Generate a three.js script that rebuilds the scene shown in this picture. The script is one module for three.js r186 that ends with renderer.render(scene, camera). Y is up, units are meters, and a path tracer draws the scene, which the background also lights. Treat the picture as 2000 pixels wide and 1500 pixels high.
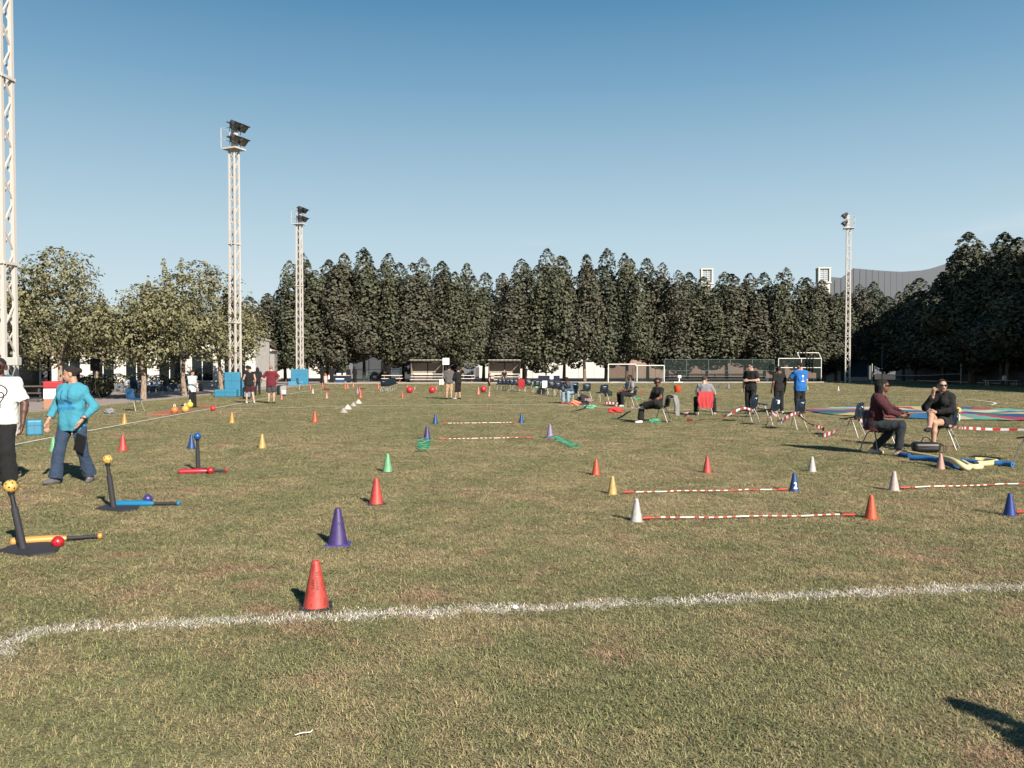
import * as THREE from 'three';
import { mergeGeometries } from 'three/addons/utils/BufferGeometryUtils.js';
import { RoundedBoxGeometry } from 'three/addons/geometries/RoundedBoxGeometry.js';
import { ImprovedNoise } from 'three/addons/math/ImprovedNoise.js';

// ---------------------------------------------------------------- camera, sky, sun, exposure
const scene = new THREE.Scene();
const EYE = 1.72, F = 1650, HORIZON = 714, CX = 1000, CY = 750;      // focal length and horizon in photograph pixels (2000 x 1500)
const PITCH = Math.atan((CY - HORIZON) / F);
const camera = new THREE.PerspectiveCamera(2 * Math.atan(CY / F) * 180 / Math.PI, 4 / 3, 0.1, 1500);
camera.position.set(0, EYE, 0);
camera.rotation.x = -PITCH;
const renderer = new THREE.WebGLRenderer({ antialias: true });
renderer.setSize(1024, 768);
renderer.toneMapping = THREE.LinearToneMapping;
renderer.toneMappingExposure = 2.2;
renderer.shadowMap.enabled = true;
const noise = new ImprovedNoise();
const fbm = (x, y, z, o = 4) => { let s = 0, a = 0.5, f = 1; for (let i = 0; i < o; i++) { s += a * noise.noise(x * f, y * f, z * f); a *= 0.5; f *= 2.03; } return s; };
const smooth = (x, a, b) => { const t = Math.min(1, Math.max(0, (x - a) / (b - a))); return t * t * (3 - 2 * t); };
{ // clear winter sky: pale at the horizon, deep blue higher up, two thin wisps of cirrus
  const W = 2048, H = 1024, d = new Float32Array(W * H * 4);
  const stops = [[0, .58, .68, .72], [4, .56, .68, .73], [8, .45, .60, .69], [13, .31, .475, .60], [18, .18, .35, .51], [24, .074, .222, .40], [35, .036, .155, .32], [60, .022, .105, .24], [90, .018, .09, .21]];
  for (let r = 0; r < H; r++) {
    const el = ((r + 0.5) / H - 0.5) * 180, e = Math.max(0, el);
    let k = 0; while (k < stops.length - 2 && stops[k + 1][0] < e) k++;
    const t = Math.min(1, (e - stops[k][0]) / (stops[k + 1][0] - stops[k][0]));
    for (let c = 0; c < W; c++) {
      const az = ((c + 0.5) / W - 0.25) * 360, i = (r * W + c) * 4;       // degrees right of the view direction
      let cl = 0;
      if (e > 2 && e < 20 && az > -20 && az < 60) {
        const wisp = (a0, e0, wa, we, tilt) => { const da = az - a0, de = e - e0 - da * tilt; return Math.exp(-(da * da) / (wa * wa) - (de * de) / (we * we)); };
        const n = 0.55 + 0.9 * fbm(az * 0.35, e * 2.2, 3.1, 5);
        cl = Math.max(0, n) * (0.30 * wisp(1.8, 8.25, 1.5, 0.16, 0) + 0.16 * wisp(0.4, 7.3, 1.2, 0.14, 0.02) + 0.42 * wisp(33, 8.7, 6, 0.55, 0.16));
      }
      for (let q = 0; q < 3; q++) d[i + q] = (stops[k][q + 1] * (1 - t) + stops[k + 1][q + 1] * t) * (1 - cl) + [.72, .75, .76][q] * cl;
      d[i + 3] = 1;
    }
  }
  const sky = new THREE.DataTexture(d, W, H, THREE.RGBAFormat, THREE.FloatType);
  sky.mapping = THREE.EquirectangularReflectionMapping; sky.magFilter = THREE.LinearFilter; sky.minFilter = THREE.LinearFilter; sky.needsUpdate = true;
  scene.background = sky; scene.environment = sky;
  scene.backgroundIntensity = 0.512; scene.environmentIntensity = 0.512;
}
const sun = new THREE.DirectionalLight(new THREE.Color(1, 0.93, 0.82), 5);
sun.name = 'sun';
sun.position.set(0.433 * 200, 0.51 * 200, 0.745 * 200);
sun.target.position.set(0, 0, -30);
sun.position.add(sun.target.position);
sun.castShadow = true; sun.shadow.mapSize.set(4096, 4096);
Object.assign(sun.shadow.camera, { left: -110, right: 110, top: 110, bottom: -110, near: 1, far: 420 });
scene.add(sun, sun.target);

// ---------------------------------------------------------------- helpers
function rng(seed) { let s = seed | 0; return () => { s = (s + 0x6d2b79f5) | 0; let t = Math.imul(s ^ (s >>> 15), 1 | s); t = (t + Math.imul(t ^ (t >>> 7), 61 | t)) ^ t; return ((t ^ (t >>> 14)) >>> 0) / 4294967296; }; }
const V3 = (x, y, z) => new THREE.Vector3(x, y, z);
const cosP = Math.cos(PITCH), sinP = Math.sin(PITCH);
function ray(px, py) { const x = (px - CX) / F, y = (CY - py) / F; return V3(x, y * cosP - sinP, -y * sinP - cosP); }
function G(px, py, h = 0) { const r = ray(px, py), t = (h - EYE) / r.y; return V3(r.x * t, h, r.z * t); }            // where a sight line meets level h
function D(px, py, depth) { const r = ray(px, py), t = -depth / r.z; return V3(r.x * t, EYE + r.y * t, -depth); }    // the point on it at a known distance
const S = (hex, k = 1) => new THREE.Color(hex).multiplyScalar(k * 0.85);
const mats = new Map();
function mat(hex, rough = 0.8, extra = {}) {
  const key = hex + rough + JSON.stringify(extra);
  if (!mats.has(key)) mats.set(key, new THREE.MeshStandardMaterial({ color: S(hex), roughness: rough, side: THREE.DoubleSide, ...extra }));
  return mats.get(key);
}
const taken = new Map();
function numbered(n) { const k = taken.get(n) ?? 0; taken.set(n, k + 1); return k ? `${n}_${String(k).padStart(3, '0')}` : n; }
function tag(o, label, category, group, kind) { if (label) o.userData.label = label; if (category) o.userData.category = category; if (group) o.userData.group = group; if (kind) o.userData.kind = kind; return o; }
function thing(name, label, category, p, turn = 0, group) {
  const o = new THREE.Group(); o.name = numbered(name); scene.add(o);
  if (p) o.position.copy(p); o.rotation.y = turn; return tag(o, label, category, group);
}
function part(parent, name, geo, m, label) {
  const o = new THREE.Mesh(Array.isArray(geo) ? merge(geo) : geo, m); o.name = parent === scene ? numbered(name) : name; parent.add(o);
  o.castShadow = o.receiveShadow = true; if (label) o.userData.label = label; return o;
}
function solo(name, geo, m, label, category, group, kind) { return tag(part(scene, name, geo, m), label, category, group, kind); }
function struct(name, geo, m) { return tag(part(scene, name, geo, m), null, null, null, 'structure'); }
function merge(list) { return mergeGeometries(list.map((g) => { g = g.index ? g.toNonIndexed() : g; for (const k of Object.keys(g.attributes)) if (!['position', 'normal', 'uv'].includes(k)) g.deleteAttribute(k); return g; })); }
function copy(o, label, p, turn, group) {
  const c = o.clone(); c.name = numbered(o.name.replace(/_\d{3}$/, '')); scene.add(c);
  if (p) c.position.copy(p); if (turn !== undefined) c.rotation.y = turn;
  c.userData = { ...o.userData }; if (label) c.userData.label = label; if (group) c.userData.group = group; return c;
}
const box = (w, h, d, x = 0, y = 0, z = 0) => new THREE.BoxGeometry(w, h, d).translate(x, y, z);
const rbox = (w, h, d, r, x = 0, y = 0, z = 0) => new RoundedBoxGeometry(w, h, d, 2, r).translate(x, y, z);
const cyl = (r0, r1, h, n = 12, x = 0, y = 0, z = 0) => new THREE.CylinderGeometry(r0, r1, h, n).translate(x, y, z);
const ball = (r, x = 0, y = 0, z = 0, n = 18) => new THREE.SphereGeometry(r, n, Math.round(n * 0.7)).translate(x, y, z);
const UPY = V3(0, 1, 0);
function bar(a, b, r, r2 = r, n = 8) { a = V3(...a); b = V3(...b); const d = b.clone().sub(a), L = d.length(), g = new THREE.CylinderGeometry(r2, r, L, n); g.applyQuaternion(new THREE.Quaternion().setFromUnitVectors(UPY, d.normalize())); return g.translate((a.x + b.x) / 2, (a.y + b.y) / 2, (a.z + b.z) / 2); }
function beam(a, b, w, t) { a = V3(...a); b = V3(...b); const d = b.clone().sub(a), L = d.length(), g = new THREE.BoxGeometry(w, L, t); g.applyQuaternion(new THREE.Quaternion().setFromUnitVectors(UPY, d.normalize())); return g.translate((a.x + b.x) / 2, (a.y + b.y) / 2, (a.z + b.z) / 2); }
const tube = (pts, r, n = 24, k = 8) => new THREE.TubeGeometry(new THREE.CatmullRomCurve3(pts.map((p) => p.isVector3 ? p : V3(...p))), n, r, k);
const lathe = (pts, n = 24) => new THREE.LatheGeometry(pts.map(([x, y]) => new THREE.Vector2(x, y)), n);
function canvasTex(w, h, draw) { const c = document.createElement('canvas'); c.width = w; c.height = h; draw(c.getContext('2d'), w, h); const t = new THREE.CanvasTexture(c); t.colorSpace = THREE.SRGBColorSpace; t.magFilter = THREE.LinearFilter; return t; }
function flatPoly(pts, y) { // polygon on the ground, uv in metres
  const g = new THREE.ShapeGeometry(new THREE.Shape(pts.map((p) => new THREE.Vector2(p[0], -p[1])))); g.rotateX(-Math.PI / 2); g.translate(0, y, 0); return g;
}
function strip(points, width, y) { // painted line along ground points
  const pos = [], idx = []; const P = points.map((p) => V3(p.x, 0, p.z));
  const curve = P.length > 2 ? new THREE.CatmullRomCurve3(P).getPoints(P.length * 8) : P;
  curve.forEach((p, i) => { const a = curve[Math.max(0, i - 1)], b = curve[Math.min(curve.length - 1, i + 1)], t = b.clone().sub(a).normalize(), w = width / 2; pos.push(p.x - t.z * w, y, p.z + t.x * w, p.x + t.z * w, y, p.z - t.x * w); if (i) { const k = i * 2; idx.push(k - 2, k, k - 1, k - 1, k, k + 1); } });
  const g = new THREE.BufferGeometry(); g.setAttribute('position', new THREE.Float32BufferAttribute(pos, 3)); g.setIndex(idx); g.computeVertexNormals();
  if (g.attributes.normal.getY(0) < 0) { g.index.array.reverse(); g.computeVertexNormals(); }
  return g;
}
function noiseTex(size, seed, fn) { const d = new Uint8Array(size * size * 4); for (let y = 0; y < size; y++) for (let x = 0; x < size; x++) { const c = fn(x / size, y / size, x, y), i = (y * size + x) * 4; d[i] = c[0]; d[i + 1] = c[1]; d[i + 2] = c[2]; d[i + 3] = 255; } const t = new THREE.DataTexture(d, size, size); t.wrapS = t.wrapT = THREE.RepeatWrapping; t.magFilter = THREE.LinearFilter; t.minFilter = THREE.LinearMipmapLinearFilter; t.generateMipmaps = true; t.needsUpdate = true; return t; }

// ---------------------------------------------------------------- ground, lawn, paving, painted lines
const wornTex = noiseTex(512, 5, (u, v) => { const n = fbm(u * 12, v * 12, 1, 5) * 34 + fbm(u * 80, v * 80, 7, 2) * 26, b = 226 + n; return [b, b, b]; });
wornTex.colorSpace = THREE.SRGBColorSpace;
const sandTex = wornTex.clone(); sandTex.repeat.set(0.25, 0.25); sandTex.needsUpdate = true;
struct('ground', flatPoly([[-700, 250], [700, 250], [700, -900], [-700, -900]], -0.02), new THREE.MeshStandardMaterial({ color: S('#8d7f72', 0.5), map: sandTex, roughness: 1 }));
const paveMat = new THREE.MeshStandardMaterial({ color: S('#c9b4ab', 0.62), map: sandTex, roughness: 0.95 });

// lawn colour: olive green with tan dry patches, worn at several sizes
const LINE_PTS = [G(-60, 1330), G(-20, 1290), G(20, 1252), G(90, 1232), G(300, 1222), G(1000, 1190), G(2000, 1146), G(2300, 1132)];
const lineCurve = new THREE.CatmullRomCurve3(LINE_PTS).getPoints(160);
function lineDistance(x, z) { let m = 9; for (let i = 1; i < lineCurve.length; i++) { const a = lineCurve[i - 1], b = lineCurve[i], dx = b.x - a.x, dz = b.z - a.z, t = Math.min(1, Math.max(0, ((x - a.x) * dx + (z - a.z) * dz) / (dx * dx + dz * dz))), d = Math.hypot(x - a.x - dx * t, z - a.z - dz * t); if (d < m) m = d; } return m; }
const dry = (x, z) => smooth(fbm(x * 0.9, 2.7, z * 0.9, 3) * 1.0 + fbm(x * 0.16, 9.2, z * 0.16, 3) * 0.7 + fbm(x * 4.2, 5.5, z * 4.2, 3) * 1.3, -0.42, 0.72);
const GREEN = new THREE.Color().setRGB(0.094, 0.100, 0.041), TAN = new THREE.Color().setRGB(0.205, 0.162, 0.092), RED = new THREE.Color().setRGB(0.20, 0.122, 0.084);
function lawnColor(x, z, c) { const k = dry(x, z), r = smooth(fbm(x * 2.3, 31, z * 2.3, 3) * 1.2 + fbm(x * 0.4, 11, z * 0.4, 2), 0.2, 0.6); return c.copy(GREEN).lerp(TAN, 0.1 + k * 0.68).lerp(RED, r * 0.6); }
const LEFT = -17.6;
{
  const xs = [], zs = [];
  for (let x = LEFT; x < 46; x += (x > -8 && x < 9) ? 0.16 : 0.5) xs.push(x);
  for (let z = 9; z > -88; z -= z > -14 ? 0.16 : z > -40 ? 0.4 : 0.9) zs.push(z);
  const pos = [], col = [], uv = [], idx = [], c = new THREE.Color();
  const back = (x) => -80 - (x + 18) * 0.10;
  zs.forEach((z) => xs.forEach((x) => { const zz = Math.max(z, back(x)); pos.push(x, 0.012 * fbm(x * 0.7, 4, zz * 0.7, 2), zz); lawnColor(x, zz, c).multiplyScalar(2.9); col.push(c.r, c.g, c.b); uv.push(x / 1.9, zz / 1.9); }));
  const n = xs.length;
  for (let j = 1; j < zs.length; j++) for (let i = 1; i < n; i++) { const a = (j - 1) * n + i - 1, b = a + 1, d = j * n + i - 1, e = d + 1; idx.push(a, b, d, b, e, d); }
  const g = new THREE.BufferGeometry(); g.setAttribute('position', new THREE.Float32BufferAttribute(pos, 3)); g.setAttribute('color', new THREE.Float32BufferAttribute(col, 3)); g.setAttribute('uv', new THREE.Float32BufferAttribute(uv, 2)); g.setIndex(idx); g.computeVertexNormals();
  // fine turf: short strokes of many tones
  const R = rng(77), cv = canvasTex(1024, 1024, (q, w, h) => {
    q.fillStyle = 'rgb(176,176,176)'; q.fillRect(0, 0, w, h);
    for (let i = 0; i < 52000; i++) { const x = R() * w, y = R() * h, a = R() * 6.28, L = 5 + R() * 12, v = 120 + R() * 135 | 0, t = (R() - 0.5) * 26 | 0; q.strokeStyle = `rgba(${Math.min(255, v + t)},${v},${Math.max(0, v - 10 - t)},0.75)`; q.lineWidth = 1 + R() * 1.6; for (const ox of [0, x < 20 ? w : x > w - 20 ? -w : 0]) { q.beginPath(); q.moveTo(x + ox, y); q.lineTo(x + ox + Math.cos(a) * L, y + Math.sin(a) * L); q.stroke(); } }
  });
  cv.wrapS = cv.wrapT = THREE.RepeatWrapping;
  const bump = cv.clone(); bump.colorSpace = THREE.NoColorSpace; bump.needsUpdate = true;
  struct('lawn', g, new THREE.MeshStandardMaterial({ vertexColors: true, map: cv, bumpMap: bump, bumpScale: 0.02, roughness: 1, side: THREE.DoubleSide }));
}
struct('paving', flatPoly([[-90, -20], [LEFT - 0.15, -20], [LEFT - 0.15, -78], [-60, -78], [-90, -60]], 0.02), paveMat);
struct('paving', flatPoly([[-60, -78.2], [LEFT - 0.15, -80.2], [12, -83.2], [12, -90], [-60, -90]], 0.02), paveMat);
{ // low kerbs where the lawn ends
  const kerbMat = new THREE.MeshStandardMaterial({ color: S('#cfc3b8', 0.6), map: sandTex, roughness: 0.9 });
  struct('kerb', box(0.14, 0.12, 58, LEFT - 0.07, 0.02, -49), kerbMat);
  struct('kerb', beam([LEFT, 0.03, -80.1], [12, 0.03, -83.1], 0.14, 0.12), kerbMat);
  struct('kerb', beam([12, 0.03, -83.1], [44, 0.03, -86.3], 0.14, 0.14), kerbMat);
}
const paint = new THREE.MeshStandardMaterial({ color: S('#fbf6e6', 0.8), map: sandTex, roughness: 1 });
function paintedLine(name, pts, w) { const g = strip(pts, w, 0.022); const p = g.attributes.position, uv = []; for (let i = 0; i < p.count; i++) uv.push(p.getX(i), p.getZ(i)); g.setAttribute('uv', new THREE.Float32BufferAttribute(uv, 2)); struct(name, g, paint); }
paintedLine('touchline', [G(-40, 884), G(60, 864), G(150, 847), G(243, 830), G(340, 812), G(440, 794), G(560, 771), G(640, 758)], 0.085);
paintedLine('pitch_line', [G(440, 800), G(560, 797), G(900, 791), G(1160, 792)], 0.13);
paintedLine('pitch_line', [G(1090, 792), G(1240, 799), G(1440, 803), G(1640, 806)], 0.12);
paintedLine('pitch_line', [G(1640, 773), G(1780, 776), G(1860, 779), G(1922, 784), G(1944, 788), G(1936, 792)], 0.12);
paintedLine('pitch_line', [G(190, 812), G(240, 809)], 0.09);
paintedLine('pitch_line', [G(1240, 762), G(1440, 764), G(1640, 767)], 0.10);

// near turf as real blades: patches of about 0.12 m, tinted one by one, whitened where the line is painted
{
  const R = rng(4242), VAR = 4, per = 64, geos = [];
  for (let v = 0; v < VAR; v++) {
    const pos = [], col = [], idx = [];
    for (let i = 0; i < per; i++) {
      const a = R() * 6.283, rr = Math.sqrt(R()) * 0.085, x = Math.cos(a) * rr, z = Math.sin(a) * rr, h = 0.008 + R() * R() * 0.024, w = 0.0012 + R() * 0.0014, d = R() * 6.283, lean = 0.012 + R() * 0.034, nx = Math.cos(d), nz = Math.sin(d);
      const tone = 0.5 + R() * 1.0, warm = R() < 0.34 ? 1.22 : 1, k = pos.length / 3;
      pos.push(x - nz * w, 0, z + nx * w, x + nz * w, 0, z - nx * w, x + nx * lean * 0.45 - nz * w * 0.8, h * 0.72, z + nz * lean * 0.45 + nx * w * 0.8, x + nx * lean * 0.45 + nz * w * 0.8, h * 0.72, z + nz * lean * 0.45 - nx * w * 0.8, x + nx * lean, h, z + nz * lean);
      for (let q = 0; q < 5; q++) col.push(tone * warm, tone, tone * (warm > 1 ? 1.05 : 0.9));
      idx.push(k, k + 1, k + 2, k + 1, k + 3, k + 2, k + 2, k + 3, k + 4);
    }
    const g = new THREE.BufferGeometry(); g.setAttribute('position', new THREE.Float32BufferAttribute(pos, 3)); g.setAttribute('color', new THREE.Float32BufferAttribute(col, 3)); g.setIndex(idx); g.computeVertexNormals(); geos.push(g);
  }
  const spots = [[], [], [], []], WHITE = new THREE.Color().setRGB(0.47, 0.455, 0.41), c = new THREE.Color();
  for (let z = -2.6; z > -88; ) {
    const step = 0.075 + Math.max(0, -z - 6) * 0.0055, half = -z * 0.66 + 0.5;
    for (let x = -half; x < half; x += step) {
      const px = x + (R() - 0.5) * step, pz = z + (R() - 0.5) * step, v = R() * VAR | 0; if (px < LEFT || px > 45 || pz < -80 - (px + 18) * 0.1) continue;
      lawnColor(px, pz, c).multiplyScalar(1.42 * (0.78 + R() * 0.4));
      const ld = pz > -8.5 ? lineDistance(px, pz) : 9;
      if (ld < 0.085 && R() < smooth(0.095 - ld, 0, 0.035) * 0.97) c.lerp(WHITE, 0.72 + R() * 0.28);
      spots[v].push([px, pz, R() * 6.283, 0.8 + R() * 0.5 + (step - 0.075) * 4.6, c.r, c.g, c.b]);
    }
    z -= step;
  }
  const m = new THREE.MeshStandardMaterial({ vertexColors: true, roughness: 0.9, side: THREE.DoubleSide }), q = new THREE.Quaternion(), M = new THREE.Matrix4();
  spots.forEach((list, v) => {
    const im = new THREE.InstancedMesh(geos[v], m, list.length); im.name = numbered('grass'); scene.add(im);
    list.forEach(([x, z, a, s, r, g, b], i) => { q.setFromAxisAngle(UPY, a); M.compose(V3(x, 0.002, z), q, V3(s, 0.8 + (s - 0.8) * 0.2, s)); im.setMatrixAt(i, M); im.setColorAt(i, c.setRGB(r, g, b)); });
    tag(im, 'short dry turf blades covering the near field', 'grass', null, 'stuff');
  });
}

// ---------------------------------------------------------------- trees
function leafCloud(lobes, count, size, seed, opt = {}) {
  // leaves as small folded faces spread through the lobes' shells, facing mostly outwards
  const R = rng(seed), pos = [], col = [], idx = [], vol = lobes.map((l) => l.r[0] * l.r[1] + l.r[1] * l.r[2]), tot = vol.reduce((a, b) => a + b);
  const n = V3(), u = V3(), v = V3(), p = V3();
  for (let li = 0; li < lobes.length; li++) {
    const L = lobes[li], k = Math.round(count * vol[li] / tot);
    for (let i = 0; i < k; i++) {
      const y = R() * 2 - 1, a = R() * 6.283, s = Math.sqrt(1 - y * y), q = opt.point ? Math.pow(Math.max(0, 1 - Math.max(0, y)), opt.point) : 1;
      n.set(Math.cos(a) * s * q, y, Math.sin(a) * s * q);
      const bumpy = 1 + (opt.rough ?? 0.55) * fbm(n.x * 2.2 + li * 3.1, n.y * (opt.vert ?? 3), n.z * 2.2 + seed, 2);
      const rr = (1 - R() * R() * 0.42) * bumpy;
      p.set(L.c[0] + n.x * L.r[0] * rr, L.c[1] + n.y * L.r[1] * (0.9 + 0.1 * rr), L.c[2] + n.z * L.r[2] * rr);
      n.set(n.x / L.r[0], n.y / L.r[1] * 1.6 + 0.25, n.z / L.r[2]).normalize(); n.x += (R() - 0.5) * 1.5; n.y += (R() - 0.4) * 1.3; n.z += (R() - 0.5) * 1.5; n.normalize();
      u.set(R() - 0.5, R() - 0.5 - (opt.droop ?? 0.3), R() - 0.5).cross(n).normalize(); v.crossVectors(n, u);
      const w = size * (0.55 + R() * 0.8), h = w * (opt.long ?? 1.5), b = pos.length / 3, t = 0.72 + R() * 0.5, br = R() < (opt.brown ?? 0.03);
      const fold = w * 0.25;
      const add = (e, f, o) => pos.push(p.x + u.x * e + v.x * f + n.x * o, p.y + u.y * e + v.y * f + n.y * o, p.z + u.z * e + v.z * f + n.z * o);
      add(0, -h / 2, 0); add(w / 2, 0, fold); add(0, h / 2, 0); add(-w / 2, 0, fold);
      for (let c = 0; c < 4; c++) br ? col.push(1.5 * t, 1.15 * t, 1.05 * t) : col.push(t, t, t);
      idx.push(b, b + 1, b + 2, b, b + 2, b + 3);
    }
  }
  const g = new THREE.BufferGeometry(); g.setAttribute('position', new THREE.Float32BufferAttribute(pos, 3)); g.setAttribute('color', new THREE.Float32BufferAttribute(col, 3)); g.setIndex(idx); g.computeVertexNormals(); return g;
}
const darkLeaf = new THREE.MeshStandardMaterial({ color: new THREE.Color().setRGB(0.050, 0.055, 0.032), vertexColors: true, roughness: 0.75, side: THREE.DoubleSide });
const oliveLeaf = new THREE.MeshStandardMaterial({ color: new THREE.Color().setRGB(0.134, 0.126, 0.062), vertexColors: true, roughness: 0.7, side: THREE.DoubleSide });
const barkTex = noiseTex(128, 3, (u, v) => { const n = fbm(u * 14, v * 3, 2, 4) * 130 + 190; return [n, n * 0.97, n * 0.93]; }); barkTex.colorSpace = THREE.SRGBColorSpace;
const bark = new THREE.MeshStandardMaterial({ color: S('#b8a898', 0.62), map: barkTex, roughness: 1 });
const paleBark = new THREE.MeshStandardMaterial({ color: S('#d2bcaa', 0.72), map: barkTex, roughness: 1 });
function trunkGeo(h, r, seed, limbs = 3, spread = 0.9) {
  const R = rng(seed), list = [], top = V3((R() - 0.5) * 0.25, h, (R() - 0.5) * 0.25);
  const mid = V3((R() - 0.5) * 0.18, h * 0.5, (R() - 0.5) * 0.18);
  list.push(bar([0, -0.05, 0], mid.toArray(), r * 1.25, r * 0.9, 9), bar(mid.toArray(), top.toArray(), r * 0.92, r * 0.72, 9), ball(r * 0.92, mid.x, mid.y, mid.z, 8));
  for (let i = 0; i < limbs; i++) { const a = i / limbs * 6.283 + R(), o = top.clone().add(V3(Math.cos(a) * spread * (0.6 + R() * 0.6), h * 0.55 + R() * h * 0.45, Math.sin(a) * spread * (0.6 + R() * 0.6))), k = top.clone().lerp(o, 0.5).add(V3(0, -0.12, 0)); list.push(bar(top.toArray(), k.toArray(), r * 0.62, r * 0.45, 7), bar(k.toArray(), o.toArray(), r * 0.46, r * 0.18, 6)); }
  return merge(list);
}
// tall columnar trees: several upright spires of small leaves on one trunk; six shapes, 10 m tall, scaled one by one
const columnShapes = [];
for (let s = 0; s < 6; s++) {
  const R = rng(900 + s * 17), lobes = [], spires = 4 + s % 3;
  for (let i = 0; i < spires; i++) {
    const a = i / spires * 6.283 + R() * 1.2, d = i === 0 ? 0.2 : 0.75 + R() * 0.65, top = i === 0 ? 10 : 7.4 + R() * 2.3, r = 0.62 + R() * 0.26, x = Math.cos(a) * d, z = Math.sin(a) * d;
    for (let y = top - 1.0, k = 0; y > 2.2; y -= 0.95 + R() * 0.5, k++) { const q = r * (k === 0 ? 0.72 : k === 1 ? 0.98 : 1 + R() * 0.35); lobes.push({ c: [x + (R() - 0.5) * 0.5, y, z + (R() - 0.5) * 0.5], r: [q, 1.0 + R() * 0.35, q] }); }
  }
  for (let i = 0; i < 7; i++) { const a = R() * 6.283, d = 1.0 + R() * 0.8; lobes.push({ c: [Math.cos(a) * d, 1.9 + R() * 3.2, Math.sin(a) * d], r: [0.7 + R() * 0.4, 0.9 + R() * 0.6, 0.7 + R() * 0.4] }); }
  columnShapes.push([leafCloud(lobes, 16000, 0.145, 50 + s, { point: 0.25, vert: 4, brown: 0.04 }), trunkGeo(3.4, 0.15, 20 + s, 3, 0.6)]);
}
let treeCount = 0;
const leafTones = [[0.050, 0.056, 0.032], [0.057, 0.060, 0.032], [0.044, 0.053, 0.032], [0.058, 0.056, 0.034]].map((c) => { const m = darkLeaf.clone(); m.color.setRGB(...c); return m; });
function columnTree(p, H, W, label, group) {
  const t = thing('columnar_tree', label, 'tree', p, treeCount * 2.4 + Math.sin(treeCount * 5.1), group), [crown, trunk] = columnShapes[treeCount++ % 6];
  const c = part(t, 'crown', crown, leafTones[(treeCount * 7) % 4]), k = part(t, 'trunk', trunk, bark);
  c.scale.set(W, H / 10, W); k.scale.set(1.1, H / 10, 1.1);
}
{ // the back row: height of the skyline read along the row
  const sky = [[500, 640], [520, 590], [548, 545], [600, 507], [660, 512], [716, 496], [770, 512], [830, 520], [890, 516], [930, 530], [962, 548], [1000, 548], [1022, 518], [1070, 500], [1130, 508], [1172, 493], [1220, 510], [1280, 515], [1330, 532], [1380, 548], [1430, 540], [1480, 537], [1530, 530], [1565, 545], [1600, 552], [1645, 575]];
  const at = (px) => { let i = 1; while (i < sky.length - 1 && sky[i][0] < px) i++; const [a, b] = [sky[i - 1], sky[i]], t = (px - a[0]) / (b[0] - a[0]); return a[1] + (b[1] - a[1]) * t; };
  const R = rng(31), ORD = 'first second third fourth fifth sixth seventh eighth ninth tenth eleventh twelfth thirteenth fourteenth fifteenth sixteenth seventeenth eighteenth nineteenth twentieth'.split(' '); let i = 0;
  const nth = (k) => k < 20 ? ORD[k] : k < 29 ? 'twenty-' + ORD[k - 20] : k === 29 ? 'thirtieth' : 'thirty-' + ORD[k - 30];
  for (let px = 522; px < 1650; px += 35 + R() * 7) {
    const depth = 88 + (px - 500) * 0.005 + (i % 2) * 2.6 + R() * 1.2, H = (714 - at(px)) / F * depth + 1.72 + (i % 2 ? -0.2 : 0.15) + (R() - 0.5) * 0.7, x = (px - CX) / F * depth;
    columnTree(V3(x, 0, -depth), H + 0.2, 1.42 + R() * 0.4, `tall columnar tree, ${nth(i)} from the left end of the back row`, 'columnar trees along the back of the field'); i++;
  }
  for (const [x, z, H] of [[33.8, -93, 9.8], [36.4, -95, 9.4], [39.2, -97, 10.8], [42.3, -99, 11.4], [45.2, -97.5, 11]]) columnTree(V3(x, 0, z), H, 1.35, 'columnar tree in the far corner beyond the small white hut', 'columnar trees in the far corner');
  let k = 0;
  for (let z = -37; z > -93; z -= 2.7) { const px = CX + F * 43 / -z, H = z > -84 ? 13.6 + (R() - 0.4) * 1.4 : 11 + (R() - 0.5); columnTree(V3(43.4 + (k++ % 2) * 1.5 + R() * 0.6, 0, z), H, 1.85 + R() * 0.4, 'shaded columnar tree in the row along the boundary wall', 'columnar trees along the boundary wall'); }
}
// broad leafy trees by the paving: loose crowns with shoots, pale trunks
function shadeTree(p, H, W, trunkH, seed, label, shoots = 2) {
  const R = rng(seed), lobes = [], t = thing('shade_tree', label, 'tree', p, 0, 'shade trees beside the paving');
  const n = 9; for (let i = 0; i < n; i++) { const a = R() * 6.283, d = Math.sqrt(R()) * W * 0.33, y = trunkH + 0.35 + (H - trunkH - 1.3) * (i + 0.5) / n, q = 0.75 + 0.5 * Math.sin((i + 0.8) / n * 2.9); lobes.push({ c: [Math.cos(a) * d * q, y, Math.sin(a) * d * q], r: [W * 0.24 * q + 0.25, (H - trunkH) * 0.17 + 0.2, W * 0.24 * q + 0.25] }); }
  for (let i = 0; i < 7; i++) { const a = R() * 6.283; lobes.push({ c: [Math.cos(a) * W * 0.36, trunkH + 0.5 + R() * (H - trunkH) * 0.45, Math.sin(a) * W * 0.36], r: [W * 0.15, 0.55, W * 0.15] }); }
  for (let i = 0; i < shoots + 4; i++) { const a = R() * 6.283, d = W * 0.22 * R() + W * 0.08; const up = i < shoots ? 0 : 0.9 + R() * 1.2, sl = (R() - 0.5) * 0.5; for (let q = 0; q < 4; q++) lobes.push({ c: [Math.cos(a) * (d + up * 0.9) + sl * q * 0.35, H - 1.35 - up + q * 0.36, Math.sin(a) * (d + up * 0.9)], r: [0.26 - q * 0.05, 0.26, 0.26 - q * 0.05] }); }
  part(t, 'crown', leafCloud(lobes, 9600 * W / 4, 0.12, seed, { vert: 2.4, brown: 0.012, long: 1.35, droop: 0.6, rough: 1.5 }), oliveLeaf);
  part(t, 'trunk', trunkGeo(trunkH, 0.13, seed, 4, W * 0.22), paleBark);
}
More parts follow.
